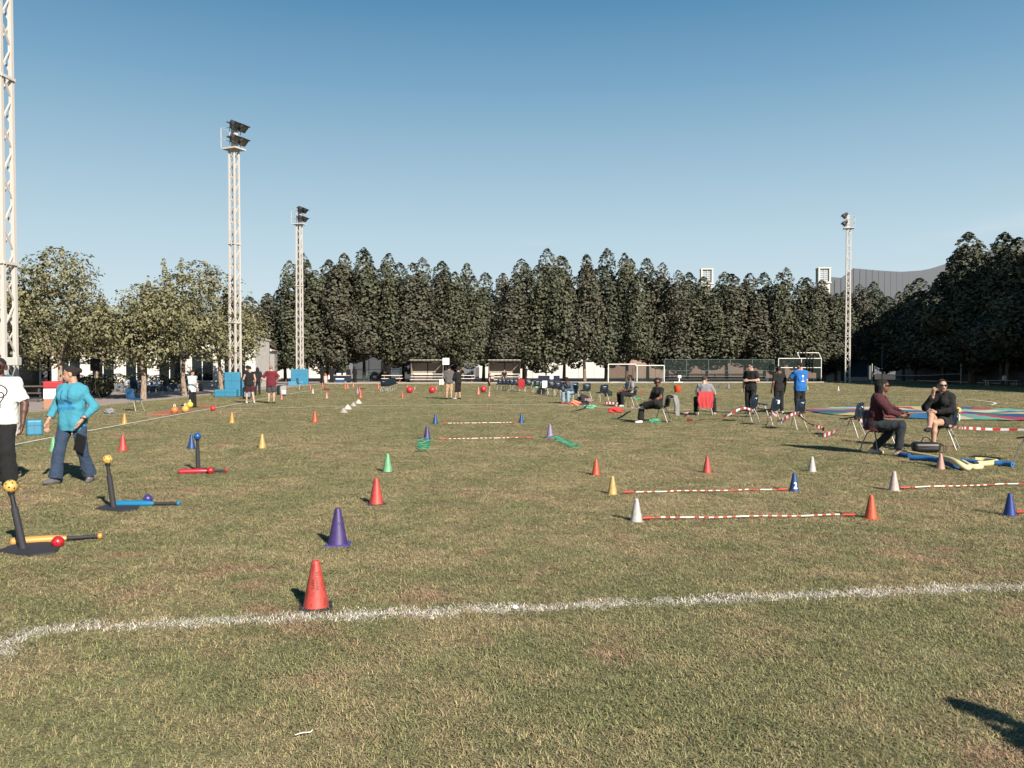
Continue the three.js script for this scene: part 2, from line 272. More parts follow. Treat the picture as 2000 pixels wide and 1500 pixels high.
shadeTree(V3(-22.2, 0, -41.5), 7.4, 5.6, 2.0, 11, 'largest shade tree, broad crown beside the near light tower', 3);
shadeTree(G(280, 783), 5.9, 4.2, 2.0, 23, 'shade tree with slim straight pale trunk at the lawn edge', 1);
shadeTree(G(361, 774), 7.6, 5.0, 2.0, 37, 'shade tree with tall thin top shoots behind the woman with a phone', 3);
shadeTree(G(433, 764), 6.5, 4.4, 2.1, 53, 'pale-leaved shade tree standing just before the blue padded tower', 1);
shadeTree(V3(-26.6, 0, -54), 6.0, 4.6, 1.9, 67, 'shade tree with forked trunk close to the white building', 1);
shadeTree(V3(-31, 0, -51), 6.6, 4.8, 2.0, 71, 'shade tree standing beside the dark glass front', 2);
shadeTree(V3(-25.2, 0, -77), 6.8, 5, 1.7, 83, 'distant rounded tree beyond the blue padded tower', 0);
shadeTree(V3(-23.4, 0, -66), 3.0, 1.7, 1.3, 97, 'small young tree in front of the white window bays', 0);

// ---------------------------------------------------------------- light towers
const towerPaint = new THREE.MeshStandardMaterial({ color: S('#efe6de', 0.72), map: wornTex, roughness: 0.55 });
const lampGrey = mat('#4a4846', 0.5, { metalness: 0.3 }), lampDark = mat('#232323', 0.5), lampGlass = mat('#6c6f70', 0.15);
const padBlue = new THREE.MeshStandardMaterial({ color: S('#4aa9d2', 0.55), roughness: 0.5, map: wornTex });
const braceGeo = new THREE.BoxGeometry(1, 1, 1);
function lightTower(p, turn, H, label, aim, lamps) {
  const t = thing('light_tower', label, 'light tower', p, turn, 'floodlight towers round the field');
  const w = (y) => 0.205 - 0.03 * y / H, legs = [[-1, -1], [1, -1], [1, 1], [-1, 1]];
  for (const [sx, sz] of legs) part(t, 'leg', beam([sx * w(0), 0, sz * w(0)], [sx * w(H), H, sz * w(H)], 0.09, 0.09), towerPaint);
  const step = 0.62, n = Math.floor(H / step), d = V3(), Q = new THREE.Quaternion();
  for (let f = 0; f < 4; f++) for (let i = 0; i < n; i++) {
    const y0 = 0.15 + i * step, y1 = y0 + step, A = legs[f], B = legs[(f + 1) % 4], [a, b] = i % 2 ? [A, B] : [B, A];
    const P0 = V3(a[0] * w(y0), y0, a[1] * w(y0)), P1 = V3(b[0] * w(y1), Math.min(H - 0.05, y1), b[1] * w(y1)); d.subVectors(P1, P0); const L = d.length();
    const m = part(t, 'brace', braceGeo, towerPaint); m.position.lerpVectors(P0, P1, 0.5); m.quaternion.copy(Q.setFromUnitVectors(UPY, d.normalize())); m.scale.set(0.042, L, 0.025);
  }
  for (const y of [H * 0.3, H * 0.62]) part(t, 'flange', [0, 1, 2, 3].map((f) => { const A = legs[f], B = legs[(f + 1) % 4], e = 1.28; return beam([A[0] * w(y) * e, y, A[1] * w(y) * e], [B[0] * w(y) * e, y, B[1] * w(y) * e], 0.06, 0.07); }), towerPaint);
  part(t, 'platform', box(0.98, 0.08, 0.85, 0, H + 0.05, 0), towerPaint);
  for (const [sx, sz] of [[-1, -1], [-1, 1], [0.2, -1], [0.2, 1]]) part(t, 'railing_post', bar([sx * 0.52, H + 0.1, sz * 0.42], [sx * 0.52, H + 1.2, sz * 0.42], 0.02), towerPaint);
  for (const y of [0.6, 1.15]) part(t, 'railing', [bar([-0.52, H + y, -0.42], [-0.52, H + y, 0.42], 0.016), bar([-0.52, H + y, -0.42], [0.1, H + y, -0.42], 0.016), bar([-0.52, H + y, 0.42], [0.1, H + y, 0.42], 0.016)], towerPaint);
  part(t, 'mast', box(0.26, 1.25, 0.26, 0.06, H + 0.7, 0), towerPaint);
  part(t, 'crossbar', [bar([0.2, H + 0.55, -0.75], [0.2, H + 0.55, 0.75], 0.04), bar([0.2, H + 1.35, -0.75], [0.2, H + 1.35, 0.75], 0.04)], lampGrey);
  for (const [y, z] of lamps) {
    const l = new THREE.Group(); l.name = 'floodlight'; t.add(l); l.position.set(0.36, H + y, z); l.rotation.set(0, 0, -0.8);
    part(l, 'housing', lathe([[0.001, -0.30], [0.12, -0.29], [0.2, -0.16], [0.33, 0.12], [0.33, 0.16]], 4).rotateY(Math.PI / 4).scale(1, 1, 1.05).rotateZ(-Math.PI / 2), lampGrey);
    part(l, 'visor', box(0.05, 0.05, 0.56, 0.18, 0.24, 0), lampDark);
    part(l, 'lens', box(0.02, 0.42, 0.44, 0.13, 0, 0), lampGlass);
    part(l, 'bracket', [bar([-0.2, -0.1, -0.27], [0.02, 0, -0.27], 0.025), bar([-0.2, -0.1, 0.27], [0.02, 0, 0.27], 0.025), bar([-0.2, -0.1, -0.27], [-0.2, -0.1, 0.27], 0.025)], lampDark);
  }
  return t;
}
const quad = [[0.55, -0.3], [0.55, 0.34], [1.3, -0.3], [1.3, 0.34]];
const T1 = V3(-12.42, 0, -20.6), T2 = G(460, 774), T3 = D(586, 752, 74).setY(0), T4 = D(1655, 752, 83).setY(0);
lightTower(T1, -0.1, 14, 'nearest lattice light tower, cut off by the picture edge', 0, quad);
lightTower(T2, -0.42, 13.7, 'tall cream lattice light tower above the upright blue pads', 0, quad);
lightTower(T3, -0.30, 14, 'cream lattice light tower before the left end of the tree row', 0, quad);
lightTower(T4, Math.PI - 0.25, 15.1, 'lattice light tower behind the small white hut', 0, quad);
// crash pads at the feet of the towers
function pad(p, turn, w, h, d, label, y = 0) {
  const g = new RoundedBoxGeometry(w, h, d, 6, 0.06), a = g.attributes.position; for (let i = 0; i < a.count; i++) { const x = a.getX(i), yy = a.getY(i), z = a.getZ(i), n = 0.03 * fbm(x * 3 + p.x, yy * 3, z * 3 + p.z, 3); a.setXYZ(i, x * (1 + n), yy * (1 + n * 0.6), z * (1 + n)); } g.computeVertexNormals();
  const t = thing('crash_pad', label, 'crash pad', V3(p.x, y, p.z), turn, 'blue foam crash pads round the light towers');
  part(t, 'cover', g.translate(0, h / 2, 0), padBlue); part(t, 'seam', [box(w * 0.96, 0.012, 0.008, 0, h * 0.66, d / 2 + 0.004), box(0.008, h * 0.9, 0.012, 0, h / 2, d / 2 + 0.004)], mat('#1b5f86', 0.6)); return t;
}
pad(T2.clone().add(V3(0.05, 0, 0.62)), 0.05, 0.86, 1.36, 0.3, 'upright blue crash pad on the second light tower'); pad(T2.clone().add(V3(0.62, 0, 0.3)), 0.2, 0.28, 0.95, 0.7, 'narrower blue pad at the side of the second light tower');
pad(T2.clone().add(V3(-0.12, 0, 1.15)), 0.02, 1.2, 0.42, 0.5, 'low blue crash pad lying before the second light tower');
pad(T3.clone().add(V3(0.15, 0, 0.7)), 0, 1.5, 1.42, 0.35, 'upright blue crash pad on the third light tower'); pad(T3.clone().add(V3(-0.05, 0, 1.35)), 0.3, 1.3, 0.36, 0.55, 'low folded blue pad before the third light tower');
pad(T1.clone().add(V3(0.22, 0, 0.5)), 0.1, 0.5, 1.5, 0.3, 'upright blue crash pad behind the man in white'); pad(V3(-11.75, 0, -20.75), 0.55, 0.36, 0.4, 0.36, 'low blue crash pad lying on the grass behind the man in white');
{ const b = thing('electric_box', 'grey electrical junction box fixed to the nearest light tower', 'electric box', V3(T1.x + 0.42, 1.82, T1.z + 0.3)); part(b, 'casing', rbox(0.34, 0.2, 0.2, 0.02), mat('#a6a5a0', 0.5)); part(b, 'cable', [tube([[-0.05, -0.1, 0], [-0.1, -0.22, 0.02], [-0.06, -0.4, 0]], 0.014, 10), tube([[0.08, -0.1, 0], [0.06, -0.2, 0.02], [-0.02, -0.4, 0]], 0.014, 10)], mat('#8a8984', 0.6)); }

// ---------------------------------------------------------------- buildings
const whiteWall = new THREE.MeshStandardMaterial({ color: S('#fbf4ea', 0.72), map: wornTex, roughness: 0.9 }), greyWall = new THREE.MeshStandardMaterial({ color: S('#8d9299', 0.6), map: wornTex, roughness: 0.9 });
const darkGlass = new THREE.MeshStandardMaterial({ color: S('#2b3336', 0.4), roughness: 0.08, metalness: 0 }), frameWhite = mat('#d8d4cc', 0.5), steel = mat('#8f989c', 0.4, { metalness: 0.5 });
{ // long white school block behind the shade trees
  const b = thing('school_building', 'long white school building with tall dark windows behind the shade trees', 'building', V3(-30.5, 0, -63), 0.16);
  part(b, 'wall', [box(22, 0.5, 0.3, 0, 0.25, 0), box(22, 0.85, 0.3, 0, 3.375, 0)], whiteWall); part(b, 'end_wall', box(0.3, 3.8, 8.3, 10.85, 1.9, -4.31), whiteWall); part(b, 'end_wall', box(0.3, 3.8, 8.3, -10.85, 1.9, -4.31), whiteWall);
  for (let i = 0; i <= 9; i++) part(b, 'pier', box(0.75, 2.45, 0.3, -10.62 + i * 2.36, 1.725, 0), whiteWall);
  for (let i = 0; i < 9; i++) { const x = -9.44 + i * 2.36, w = new THREE.Group(); w.name = 'window'; b.add(w); w.position.set(x, 1.725, -0.08); part(w, 'pane', box(0.76, 2.4, 0.03, -0.4, 0, 0), darkGlass); part(w, 'pane', box(0.76, 2.4, 0.03, 0.4, 0, 0), darkGlass); part(w, 'frame', [box(0.05, 2.45, 0.08, 0, 0, 0.03), box(0.05, 2.45, 0.08, -0.78, 0, 0.03), box(0.05, 2.45, 0.08, 0.78, 0, 0.03)], frameWhite); }
  part(b, 'roof', box(22.1, 0.16, 8.9, 0, 3.89, -4.3), whiteWall); part(b, 'back_wall', box(22, 3.8, 0.3, 0, 1.9, -8.62), greyWall); part(b, 'sill', box(22, 0.08, 0.2, 0, 0.54, 0.22), frameWhite);
}
{ const b = thing('gabled_house', 'bright white house with low gable and small red sign beyond the paving', 'building', V3(-26.8, 0, -76), 0.1);
  part(b, 'wall', box(9.4, 3.1, 5, 0, 1.55, -2.5), whiteWall); const s = new THREE.Shape([new THREE.Vector2(-4.9, 3.1), new THREE.Vector2(0, 4.6), new THREE.Vector2(4.9, 3.1)]); part(b, 'gable', new THREE.ExtrudeGeometry(s, { depth: 5, bevelEnabled: false }).translate(0, 0, -5), new THREE.MeshStandardMaterial({ color: S('#e6c9b4', 0.7), roughness: 0.9 })); part(b, 'eave', [beam([-5.1, 3.08, 0.12], [0, 4.68, 0.12], 0.16, 0.2), beam([5.1, 3.08, 0.12], [0, 4.68, 0.12], 0.16, 0.2)], whiteWall); part(b, 'sign', box(0.7, 0.7, 0.04, 3.9, 2.2, 0.05), mat('#c9472f', 0.6)); }
{ // dark glass front with steel posts, far left
  const b = thing('glass_pavilion', 'dark glass pavilion with steel posts behind the near light tower', 'building', V3(-29.2, 0, -44.5), 0.5);
  for (let i = 0; i < 5; i++) part(b, 'pane', box(1.5, 4.3, 0.03, -3.4 + i * 1.6, 2.15, 0), darkGlass);
  for (let i = 0; i < 6; i++) part(b, 'post', box(0.1, 4.4, 0.14, -4.2 + i * 1.6, 2.2, 0.05), steel);
  part(b, 'roof', box(9, 0.25, 5, 0, 4.5, -2.2), greyWall); part(b, 'back_wall', box(8.6, 4.3, 0.2, 0, 2.15, -4.4), greyWall); part(b, 'side_wall', [box(0.1, 4.3, 4.3, -4.3, 2.15, -2.2), box(0.1, 4.3, 4.3, 4.3, 2.15, -2.2)], greyWall);
}
{ const t = thing('planter_wall', 'low concrete planter wall before the white school building', 'planter', V3(-25.2, 0, -56), 0.12); part(t, 'block', rbox(9, 0.5, 0.7, 0.04, 0, 0.25, 0), greyWall);
  part(t, 'shrubs', leafCloud([[-3.4, 0.7], [-2.2, 0.8], [-0.9, 0.75], [0.5, 0.8], [1.8, 0.7], [3.2, 0.75]].map(([x, y]) => ({ c: [x, y, 0], r: [0.75, 0.42, 0.4] })), 2600, 0.1, 5), darkLeaf); }
{ const t = thing('low_hedge', 'clipped green hedge beside the glass pavilion', 'hedge', V3(-22.9, 0, -45.6), 0.1); part(t, 'foliage', leafCloud([[-0.7, .5], [0, .6], [0.7, .55]].map(([x, y]) => ({ c: [x, y, 0], r: [0.6, 0.5, 0.4] })), 2600, 0.1, 8), oliveLeaf); part(t, 'stem', [bar([-0.8, 0, 0], [-0.8, 0.8, 0], 0.04), bar([0.7, 0, 0], [0.7, 0.8, 0], 0.04)], bark); }
// walls and buildings seen under the back trees
function wallRun(a, b, h, m, name, label, panels = 0) { const d = b.clone().sub(a), L = d.length(), t = thing(name, label, 'wall', a.clone().lerp(b, 0.5).setY(0), Math.atan2(-d.z, d.x)); const n = panels || 1; for (let i = 0; i < n; i++) part(t, n > 1 ? 'panel' : 'body', box(L / n - (n > 1 ? 0.04 : 0), h, 0.2, -L / 2 + (i + 0.5) * L / n, h / 2, 0), m); part(t, 'coping', box(L, 0.1, 0.3, 0, h + 0.05, 0), m); return t; }
wallRun(D(470, 738, 117), D(712, 738, 117), 3.6, whiteWall, 'boundary_wall', 'sunlit white boundary wall behind the left end of the tree row', 9);
wallRun(D(1010, 738, 117), D(1190, 738, 117), 2.6, whiteWall, 'boundary_wall', 'pale wall behind the tables and the soccer goal', 6);
wallRun(D(1190, 738, 118), D(1640, 738, 118), 3.0, new THREE.MeshStandardMaterial({ color: S('#c8a794', 0.6), map: wornTex, roughness: 0.9 }), 'boundary_wall', 'pinkish wall behind the green fence', 10);
wallRun(V3(47.3, 0, -104), V3(47.3, 0, -34), 3.3, greyWall, 'boundary_wall', 'grey panelled boundary wall in the shade of the trees', 20);
{ const b = thing('grey_building', 'blue-grey building with dark doorways behind the dugouts', 'building', D(800, 738, 112).setY(0)); part(b, 'wall', box(17, 3.2, 0.3, 0, 1.6, 0), greyWall); part(b, 'parapet', box(17.4, 2.2, 0.3, 0, 4.4, -0.1), whiteWall); part(b, 'roof', box(17.4, 0.2, 6, 0, 5.6, -3), whiteWall); part(b, 'back_wall', box(17, 5.4, 0.2, 0, 2.7, -6), greyWall);
  for (const x of [-3.1, 5.4]) part(b, 'doorway', box(1.3, 2.3, 0.06, x, 1.15, 0.17), lampDark); for (let i = 0; i < 4; i++) part(b, 'window', box(1.6, 1.7, 0.06, -0.2 + i * 1.25 * 1.5 - 1.2, 1.75, 0.18), mat('#5b6a78', 0.25)); }
{ const b = thing('white_clubhouse', 'white building glimpsed between tree crowns behind the second dugout', 'building', D(985, 738, 118).setY(0)); part(b, 'wall', box(7, 5.6, 6, 0, 2.8, -3), whiteWall); part(b, 'roof', box(7.5, 0.25, 6.5, 0, 5.75, -3), greyWall); part(b, 'window', box(1.2, 1, 0.05, -1.5, 4.1, 0.03), darkGlass); }
{ // big grey curved hall beyond the right trees: ribbed metal skin with a sagging top edge
  const b = thing('curved_hall', 'huge grey ribbed metal hall with sagging roof edge behind the trees', 'building', V3(0, 0, 0)), z = -165, rib = new THREE.MeshStandardMaterial({ color: S('#666d7a', 0.5), map: wornTex, roughness: 0.6 });
  const top = [[1606, 558], [1650, 540], [1664, 524], [1720, 529], [1760, 531], [1800, 528], [1850, 518], [1900, 503], [1960, 484], [2040, 462], [2160, 440]].map(([x, y]) => D(x, y, 165)), panelGeos = [];
  const at = (x) => { let i = 1; while (i < top.length - 1 && top[i].x < x) i++; const a = top[i - 1], c = top[i], t = (x - a.x) / (c.x - a.x); return a.y + (c.y - a.y) * t; };
  for (let x = top[0].x; x < top[top.length - 1].x - 1.2; x += 1.2) { const s = new THREE.Shape([new THREE.Vector2(x + 0.03, 0), new THREE.Vector2(x + 1.17, 0), new THREE.Vector2(x + 1.17, at(x + 1.17)), new THREE.Vector2(x + 0.03, at(x + 0.03))]); part(b, 'panel', new THREE.ExtrudeGeometry(s, { depth: 0.3, bevelEnabled: false }).translate(0, 0, z - 0.02 * (x - 70) * (x - 70) * 0.3), rib); }
  part(b, 'backing_wall', new THREE.ExtrudeGeometry(new THREE.Shape([new THREE.Vector2(top[0].x, 0), new THREE.Vector2(top[10].x, 0), ...[...top].reverse().map((p) => new THREE.Vector2(p.x, p.y - 0.15))]), { depth: 0.3, bevelEnabled: false }).translate(0, 0, z - 14), mat('#4c5056', 0.7));
}
for (const [px, py, label] of [[1380, 526, 'white louvred wind tower rising above the back tree row'], [1608, 524, 'white louvred wind tower left of the grey curved hall']]) {
  const p = D(px, py, 150), H = p.y, t = thing('wind_tower', label, 'tower', p.clone().setY(0), -0.12, 'white wind towers beyond the trees');
  part(t, 'shaft', box(1.9, H - 2.6, 1.9, 0, (H - 2.6) / 2, 0), whiteWall); for (const [sx, sz] of [[-1, -1], [1, -1], [1, 1], [-1, 1]]) part(t, 'corner_post', box(0.28, 2.5, 0.28, sx * 0.92, H - 1.35, sz * 0.92), whiteWall);
  part(t, 'cap', box(2.2, 0.22, 2.2, 0, H - 0.05, 0), whiteWall); part(t, 'ledge', box(2.3, 0.25, 2.3, 0, H - 2.6, 0), whiteWall); const lou = mat('#9aa3a8', 0.6); for (let i = 0; i < 6; i++) part(t, 'louvre', box(1.6, 0.3, 1.6, 0, H - 2.25 + i * 0.37, 0), lou); part(t, 'mullion', [box(0.08, 2.2, 1.75, 0, H - 1.35, 0), box(1.75, 2.2, 0.08, 0, H - 1.35, 0)], whiteWall);
}
{ const b = thing('white_hut', 'small white hut with air conditioner in the shade below the tower', 'hut', D(1655, 744, 95).setY(0)); part(b, 'wall', box(4.9, 3.1, 3, 0, 1.55, -1.5), whiteWall); part(b, 'roof', box(5.3, 0.16, 3.4, 0, 3.2, -1.5), greyWall); part(b, 'door', box(0.95, 2.1, 0.05, -0.3, 1.05, 0.03), mat('#30475c', 0.5)); part(b, 'window_panel', box(1.9, 1.9, 0.05, 1.3, 1.4, 0.03), mat('#3b4a56', 0.3)); part(b, 'air_conditioner', rbox(0.9, 0.65, 0.4, 0.04, -1.6, 2.2, 0.2), mat('#b9b7b0', 0.6)); part(b, 'fan_grille', cyl(0.24, 0.24, 0.03, 18).rotateX(Math.PI / 2).translate(-1.6, 2.2, 0.42), lampDark); }

// ---------------------------------------------------------------- training cones
const coneGeos = new Map();
function coneGeo(kind) { // 1 m tall shapes, scaled to the height of each cone
  if (!coneGeos.has(kind)) {
    const heavy = kind === 'heavy', r = heavy ? 0.27 : 0.27, body = lathe([[r * 0.98, 0.02], [r, 0.03], [r * 0.97, 0.07], [0.085, 0.955], [0.078, 0.985], [0.055, 1.0], [0.045, 0.992], [0.043, 0.9]], 28);
    const base = heavy ? new RoundedBoxGeometry(0.68, 0.045, 0.68, 2, 0.018).translate(0, 0.0225, 0) : lathe([[0.1, 0.0], [0.335, 0.0], [0.34, 0.012], [0.33, 0.022], [0.27, 0.03]], 28);
    coneGeos.set(kind, [body, base]);
  }
  return coneGeos.get(kind);
}
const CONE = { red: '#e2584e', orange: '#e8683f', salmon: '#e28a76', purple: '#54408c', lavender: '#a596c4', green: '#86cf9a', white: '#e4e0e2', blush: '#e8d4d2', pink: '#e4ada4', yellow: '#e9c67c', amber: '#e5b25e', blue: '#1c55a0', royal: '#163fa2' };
const scuffTex = noiseTex(256, 9, (u, v) => { const a = fbm(u * 9, v * 9, 4, 4) * 60, s = Math.max(0, fbm(u * 40, v * 40, 9, 2) - 0.16) * 420, low = fbm(u * 16, v * 22, 12, 3) > 0.17 ? 26 : 0, b = Math.min(255, 232 + a - s - low); return [b, b * 0.985, b * 0.96]; }); scuffTex.colorSpace = THREE.SRGBColorSpace;
const coneMats = {};
for (const k in CONE) coneMats[k] = new THREE.MeshPhysicalMaterial({ color: S(CONE[k], 0.62), roughness: 0.5, map: scuffTex, side: THREE.DoubleSide });
const rubber = mat('#24232a', 0.75), rubberPurple = new THREE.MeshStandardMaterial({ color: S('#55489b', 0.6), roughness: 0.7 });
function cone(px, base, top, color, label, kind = 'light', baseMat, turn = 0, tilt = 0) {
  const p = G(px, base - 1.5), h = (base - 1.5 - top) * -p.z / F * 1.02, t = thing('training_cone', label, 'cone', p, turn, 'training cones on the field'), [b, f] = coneGeo(kind);
  part(t, 'body', b, coneMats[color]).scale.setScalar(h); part(t, 'base', f, baseMat || coneMats[color]).scale.setScalar(h); t.rotation.z = tilt; t.userData.h = undefined; delete t.userData.h; t.scaleH = h; return t;
}
function coneMark(t, draw, y0, y1, a0, a1) { // ink on the cone's own surface
  const h = t.scaleH, r = (y) => (0.262 + (0.085 - 0.262) * (y - 0.07) / 0.885) * h + 0.0012, pos = [], uv = [], idx = [], N = 14, M = 8;
  for (let j = 0; j <= M; j++) for (let i = 0; i <= N; i++) { const y = y0 + (y1 - y0) * j / M, a = a0 + (a1 - a0) * i / N; pos.push(Math.sin(a) * r(y), y * h, Math.cos(a) * r(y)); uv.push(i / N, j / M); }
  for (let j = 0; j < M; j++) for (let i = 0; i < N; i++) { const k = j * (N + 1) + i; idx.push(k, k + 1, k + N + 1, k + 1, k + N + 2, k + N + 1); }
  const g = new THREE.BufferGeometry(); g.setAttribute('position', new THREE.Float32BufferAttribute(pos, 3)); g.setAttribute('uv', new THREE.Float32BufferAttribute(uv, 2)); g.setIndex(idx); g.computeVertexNormals();
  part(t, 'marking', g, new THREE.MeshStandardMaterial({ map: canvasTex(256, 384, draw), transparent: true, alphaTest: 0.1, roughness: 0.6, side: THREE.DoubleSide }));
}
const nearCone = cone(617, 1189, 1095, 'red', 'nearest red cone with black rubber base and handwriting on it', 'heavy', rubber, 0.22);
coneMark(nearCone, (q) => { q.fillStyle = '#541410'; q.save(); q.translate(150, 20); q.rotate(Math.PI / 2); q.font = 'bold 74px sans-serif'; q.fillText('El Junio', 0, 0); q.restore(); q.save(); q.translate(72, 130); q.rotate(Math.PI / 2); q.font = 'bold 66px sans-serif'; q.fillText('SSPS', 0, 0); q.restore(); }, 0.28, 0.82, -0.95, 0.75);
const violetCone = cone(660, 1066, 993, 'purple', 'dark purple cone with square purple base and black letters', 'heavy', rubberPurple, 0.1);
coneMark(violetCone, (q) => { q.fillStyle = '#120b22'; q.font = 'bold 120px sans-serif'; q.fillText('AS', 60, 170); q.font = '90px sans-serif'; q.fillText('l', 150, 300); }, 0.36, 0.72, -0.3, 1.0);
cone(735, 987, 934, 'red', 'red cone with dark base behind the purple cone', 'heavy', rubber, 0.35);
cone(757, 924, 886, 'green', 'light green cone with dark base in the middle of the field', 'heavy', rubber, 0.1);
cone(1164, 930, 897, 'orange', 'orange cone behind the yellow cone with the beaded rope'); cone(1381, 925, 892, 'red', 'red cone halfway between the orange and white back cones'); cone(1586, 923, 892, 'white', 'white cone left of the foam noodles');
cone(1196, 967, 930, 'yellow', 'yellow cone at the left end of the middle beaded rope'); cone(1243, 1020, 974, 'white', 'white cone at the left end of the nearest beaded rope');
const two = cone(1551, 961, 924, 'blue', 'blue cone with cream number 2 on it');
coneMark(two, (q) => { q.fillStyle = '#f2d9b8'; q.font = 'bold 380px sans-serif'; q.fillText('2', 20, 330); }, 0.10, 0.58, -0.55, 0.62);
cone(1746, 960, 921, 'blush', 'pale pinkish white cone before the foam noodles'); cone(1701, 1015, 967, 'orange', 'orange cone at the right end of the nearest beaded rope'); cone(1972, 1009, 964, 'royal', 'deep blue cone at the right picture edge'); cone(1837, 918, 886, 'pink', 'faded pink cone standing against the foam noodles');
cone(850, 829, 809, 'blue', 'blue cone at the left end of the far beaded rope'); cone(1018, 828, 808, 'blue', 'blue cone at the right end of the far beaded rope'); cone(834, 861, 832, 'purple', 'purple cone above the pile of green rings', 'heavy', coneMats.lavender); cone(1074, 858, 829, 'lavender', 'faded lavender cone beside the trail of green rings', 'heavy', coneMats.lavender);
cone(240, 882, 849, 'red', 'red cone on a wide base left of the blue batting tee', 'heavy', coneMats.red); cone(374, 878, 849, 'blue', 'blue cone standing close behind the farthest batting tee', 'light', rubber); cone(512, 877, 848, 'yellow', 'yellow cone right of the farthest batting tee'); cone(453, 828, 806, 'amber', 'amber cone between touchline and field centre', 'heavy', coneMats.amber); cone(243, 830, 808, 'amber', 'amber cone standing on the touchline', 'heavy', coneMats.amber);
cone(104, 884, 854, 'green', 'light green cone behind the woman in the turquoise hoodie', 'light', rubber); cone(615, 826, 803, 'orange', 'orange cone left of the two white disc markers', 'heavy', coneMats.orange);
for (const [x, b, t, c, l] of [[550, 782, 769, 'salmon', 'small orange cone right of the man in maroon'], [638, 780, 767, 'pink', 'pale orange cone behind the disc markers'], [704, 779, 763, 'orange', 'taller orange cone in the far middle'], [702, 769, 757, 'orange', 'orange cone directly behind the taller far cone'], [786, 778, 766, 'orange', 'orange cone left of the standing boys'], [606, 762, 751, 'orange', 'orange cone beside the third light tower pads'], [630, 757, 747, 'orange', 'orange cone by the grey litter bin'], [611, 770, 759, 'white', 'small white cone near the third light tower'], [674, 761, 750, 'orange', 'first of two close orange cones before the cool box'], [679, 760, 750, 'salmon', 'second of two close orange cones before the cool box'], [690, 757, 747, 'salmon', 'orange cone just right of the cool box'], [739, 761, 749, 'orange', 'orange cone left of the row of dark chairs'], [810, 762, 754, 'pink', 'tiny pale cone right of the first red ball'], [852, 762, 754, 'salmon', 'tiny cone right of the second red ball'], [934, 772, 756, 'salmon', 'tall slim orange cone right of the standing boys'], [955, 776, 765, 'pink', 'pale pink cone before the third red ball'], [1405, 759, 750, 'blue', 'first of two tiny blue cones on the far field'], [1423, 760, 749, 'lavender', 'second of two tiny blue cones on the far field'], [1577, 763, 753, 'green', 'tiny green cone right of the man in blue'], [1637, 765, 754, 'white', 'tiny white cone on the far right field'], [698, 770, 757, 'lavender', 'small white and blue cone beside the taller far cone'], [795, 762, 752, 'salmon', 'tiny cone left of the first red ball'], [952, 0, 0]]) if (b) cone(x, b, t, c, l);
{ // low disc markers
  const g = lathe([[0.42, 0], [0.44, 0.02], [0.3, 0.22], [0.12, 0.46], [0.06, 0.5], [0.05, 0.46]], 24);
  for (const [x, y, c, l] of [[671, 806, '#b9ada6', 'nearest greyish disc marker of the row of four'], [679, 799, '#efe6d0', 'cream disc marker, second of the row of four'], [690, 794, '#bcb2ad', 'greyish disc marker, third of the row of four'], [700, 788, '#efe6d0', 'farthest cream disc marker of the row of four']]) { const t = thing('disc_marker', l, 'marker', G(x, y), 0, 'low disc markers in a row'); part(t, 'dome', g, new THREE.MeshStandardMaterial({ color: S(c, 0.55), roughness: 0.6, side: THREE.DoubleSide })).scale.setScalar(0.36); part(t, 'rim', new THREE.TorusGeometry(0.155, 0.006, 6, 24).rotateX(Math.PI / 2).translate(0, 0.007, 0), mat(c, 0.6)); }
}

// ---------------------------------------------------------------- batting tees, bats and balls
function holedBall(name, p, r, color, label) {
  const t = thing(name, label, 'ball', p), holes = []; part(t, 'shell', ball(r, 0, 0, 0, 28), new THREE.MeshStandardMaterial({ color: S(color, 0.62), roughness: 0.4 }));
  for (let i = 0; i < 22; i++) { const y = 1 - (i + 0.5) / 11, a = i * 2.4, s = Math.sqrt(1 - y * y), n = V3(Math.cos(a) * s, y, Math.sin(a) * s); const g = new THREE.CircleGeometry(r * 0.14, 10); g.applyQuaternion(new THREE.Quaternion().setFromUnitVectors(V3(0, 0, 1), n)); g.translate(n.x * r * 1.001, n.y * r * 1.001, n.z * r * 1.001); part(t, 'hole', g, mat('#2a211c', 0.9)); } t.rotation.set(0.4, 0.7, 0.2); return t;
}
function tee(basePx, topPx, size, lean, label) {
  const p = G(...basePx), t = thing('batting_tee', label, 'batting tee', p, 0, 'black batting tees'), H = (basePx[1] - topPx[1]) * -p.z / F, dx = (topPx[0] - basePx[0]) * -p.z / F, w = size;
  const s = new THREE.Shape([[-w, 0.05], [-w, -0.2], [-w * 0.45, -0.34], [w * 0.9, -0.3], [w * 1.5, 0.1], [w * 0.9, 0.22]].map(([x, z]) => new THREE.Vector2(x, -z)));
  part(t, 'plate', new THREE.ExtrudeGeometry(s, { depth: 0.018, bevelEnabled: true, bevelSize: 0.008, bevelThickness: 0.004, bevelSegments: 2 }).rotateX(-Math.PI / 2).translate(0.03, 0.004, 0.04), rubber);
  const m = [dx * 0.74, H * 0.74, 0]; part(t, 'post', [bar([0, 0.01, 0], m, 0.034, 0.031, 16), bar([0, 0.012, 0], [dx * 0.04, H * 0.04, 0], 0.045, 0.037, 16)], rubber); part(t, 'upper_tube', bar(m, [dx * 0.985, H * 0.985, 0], 0.022, 0.021, 14), mat('#17171a', 0.6)); part(t, 'cup', bar([dx * 0.95, H * 0.95, 0], [dx, H, 0], 0.026, 0.034, 14), mat('#17171a', 0.6));
  return p.clone().add(V3(dx, H, 0));
}
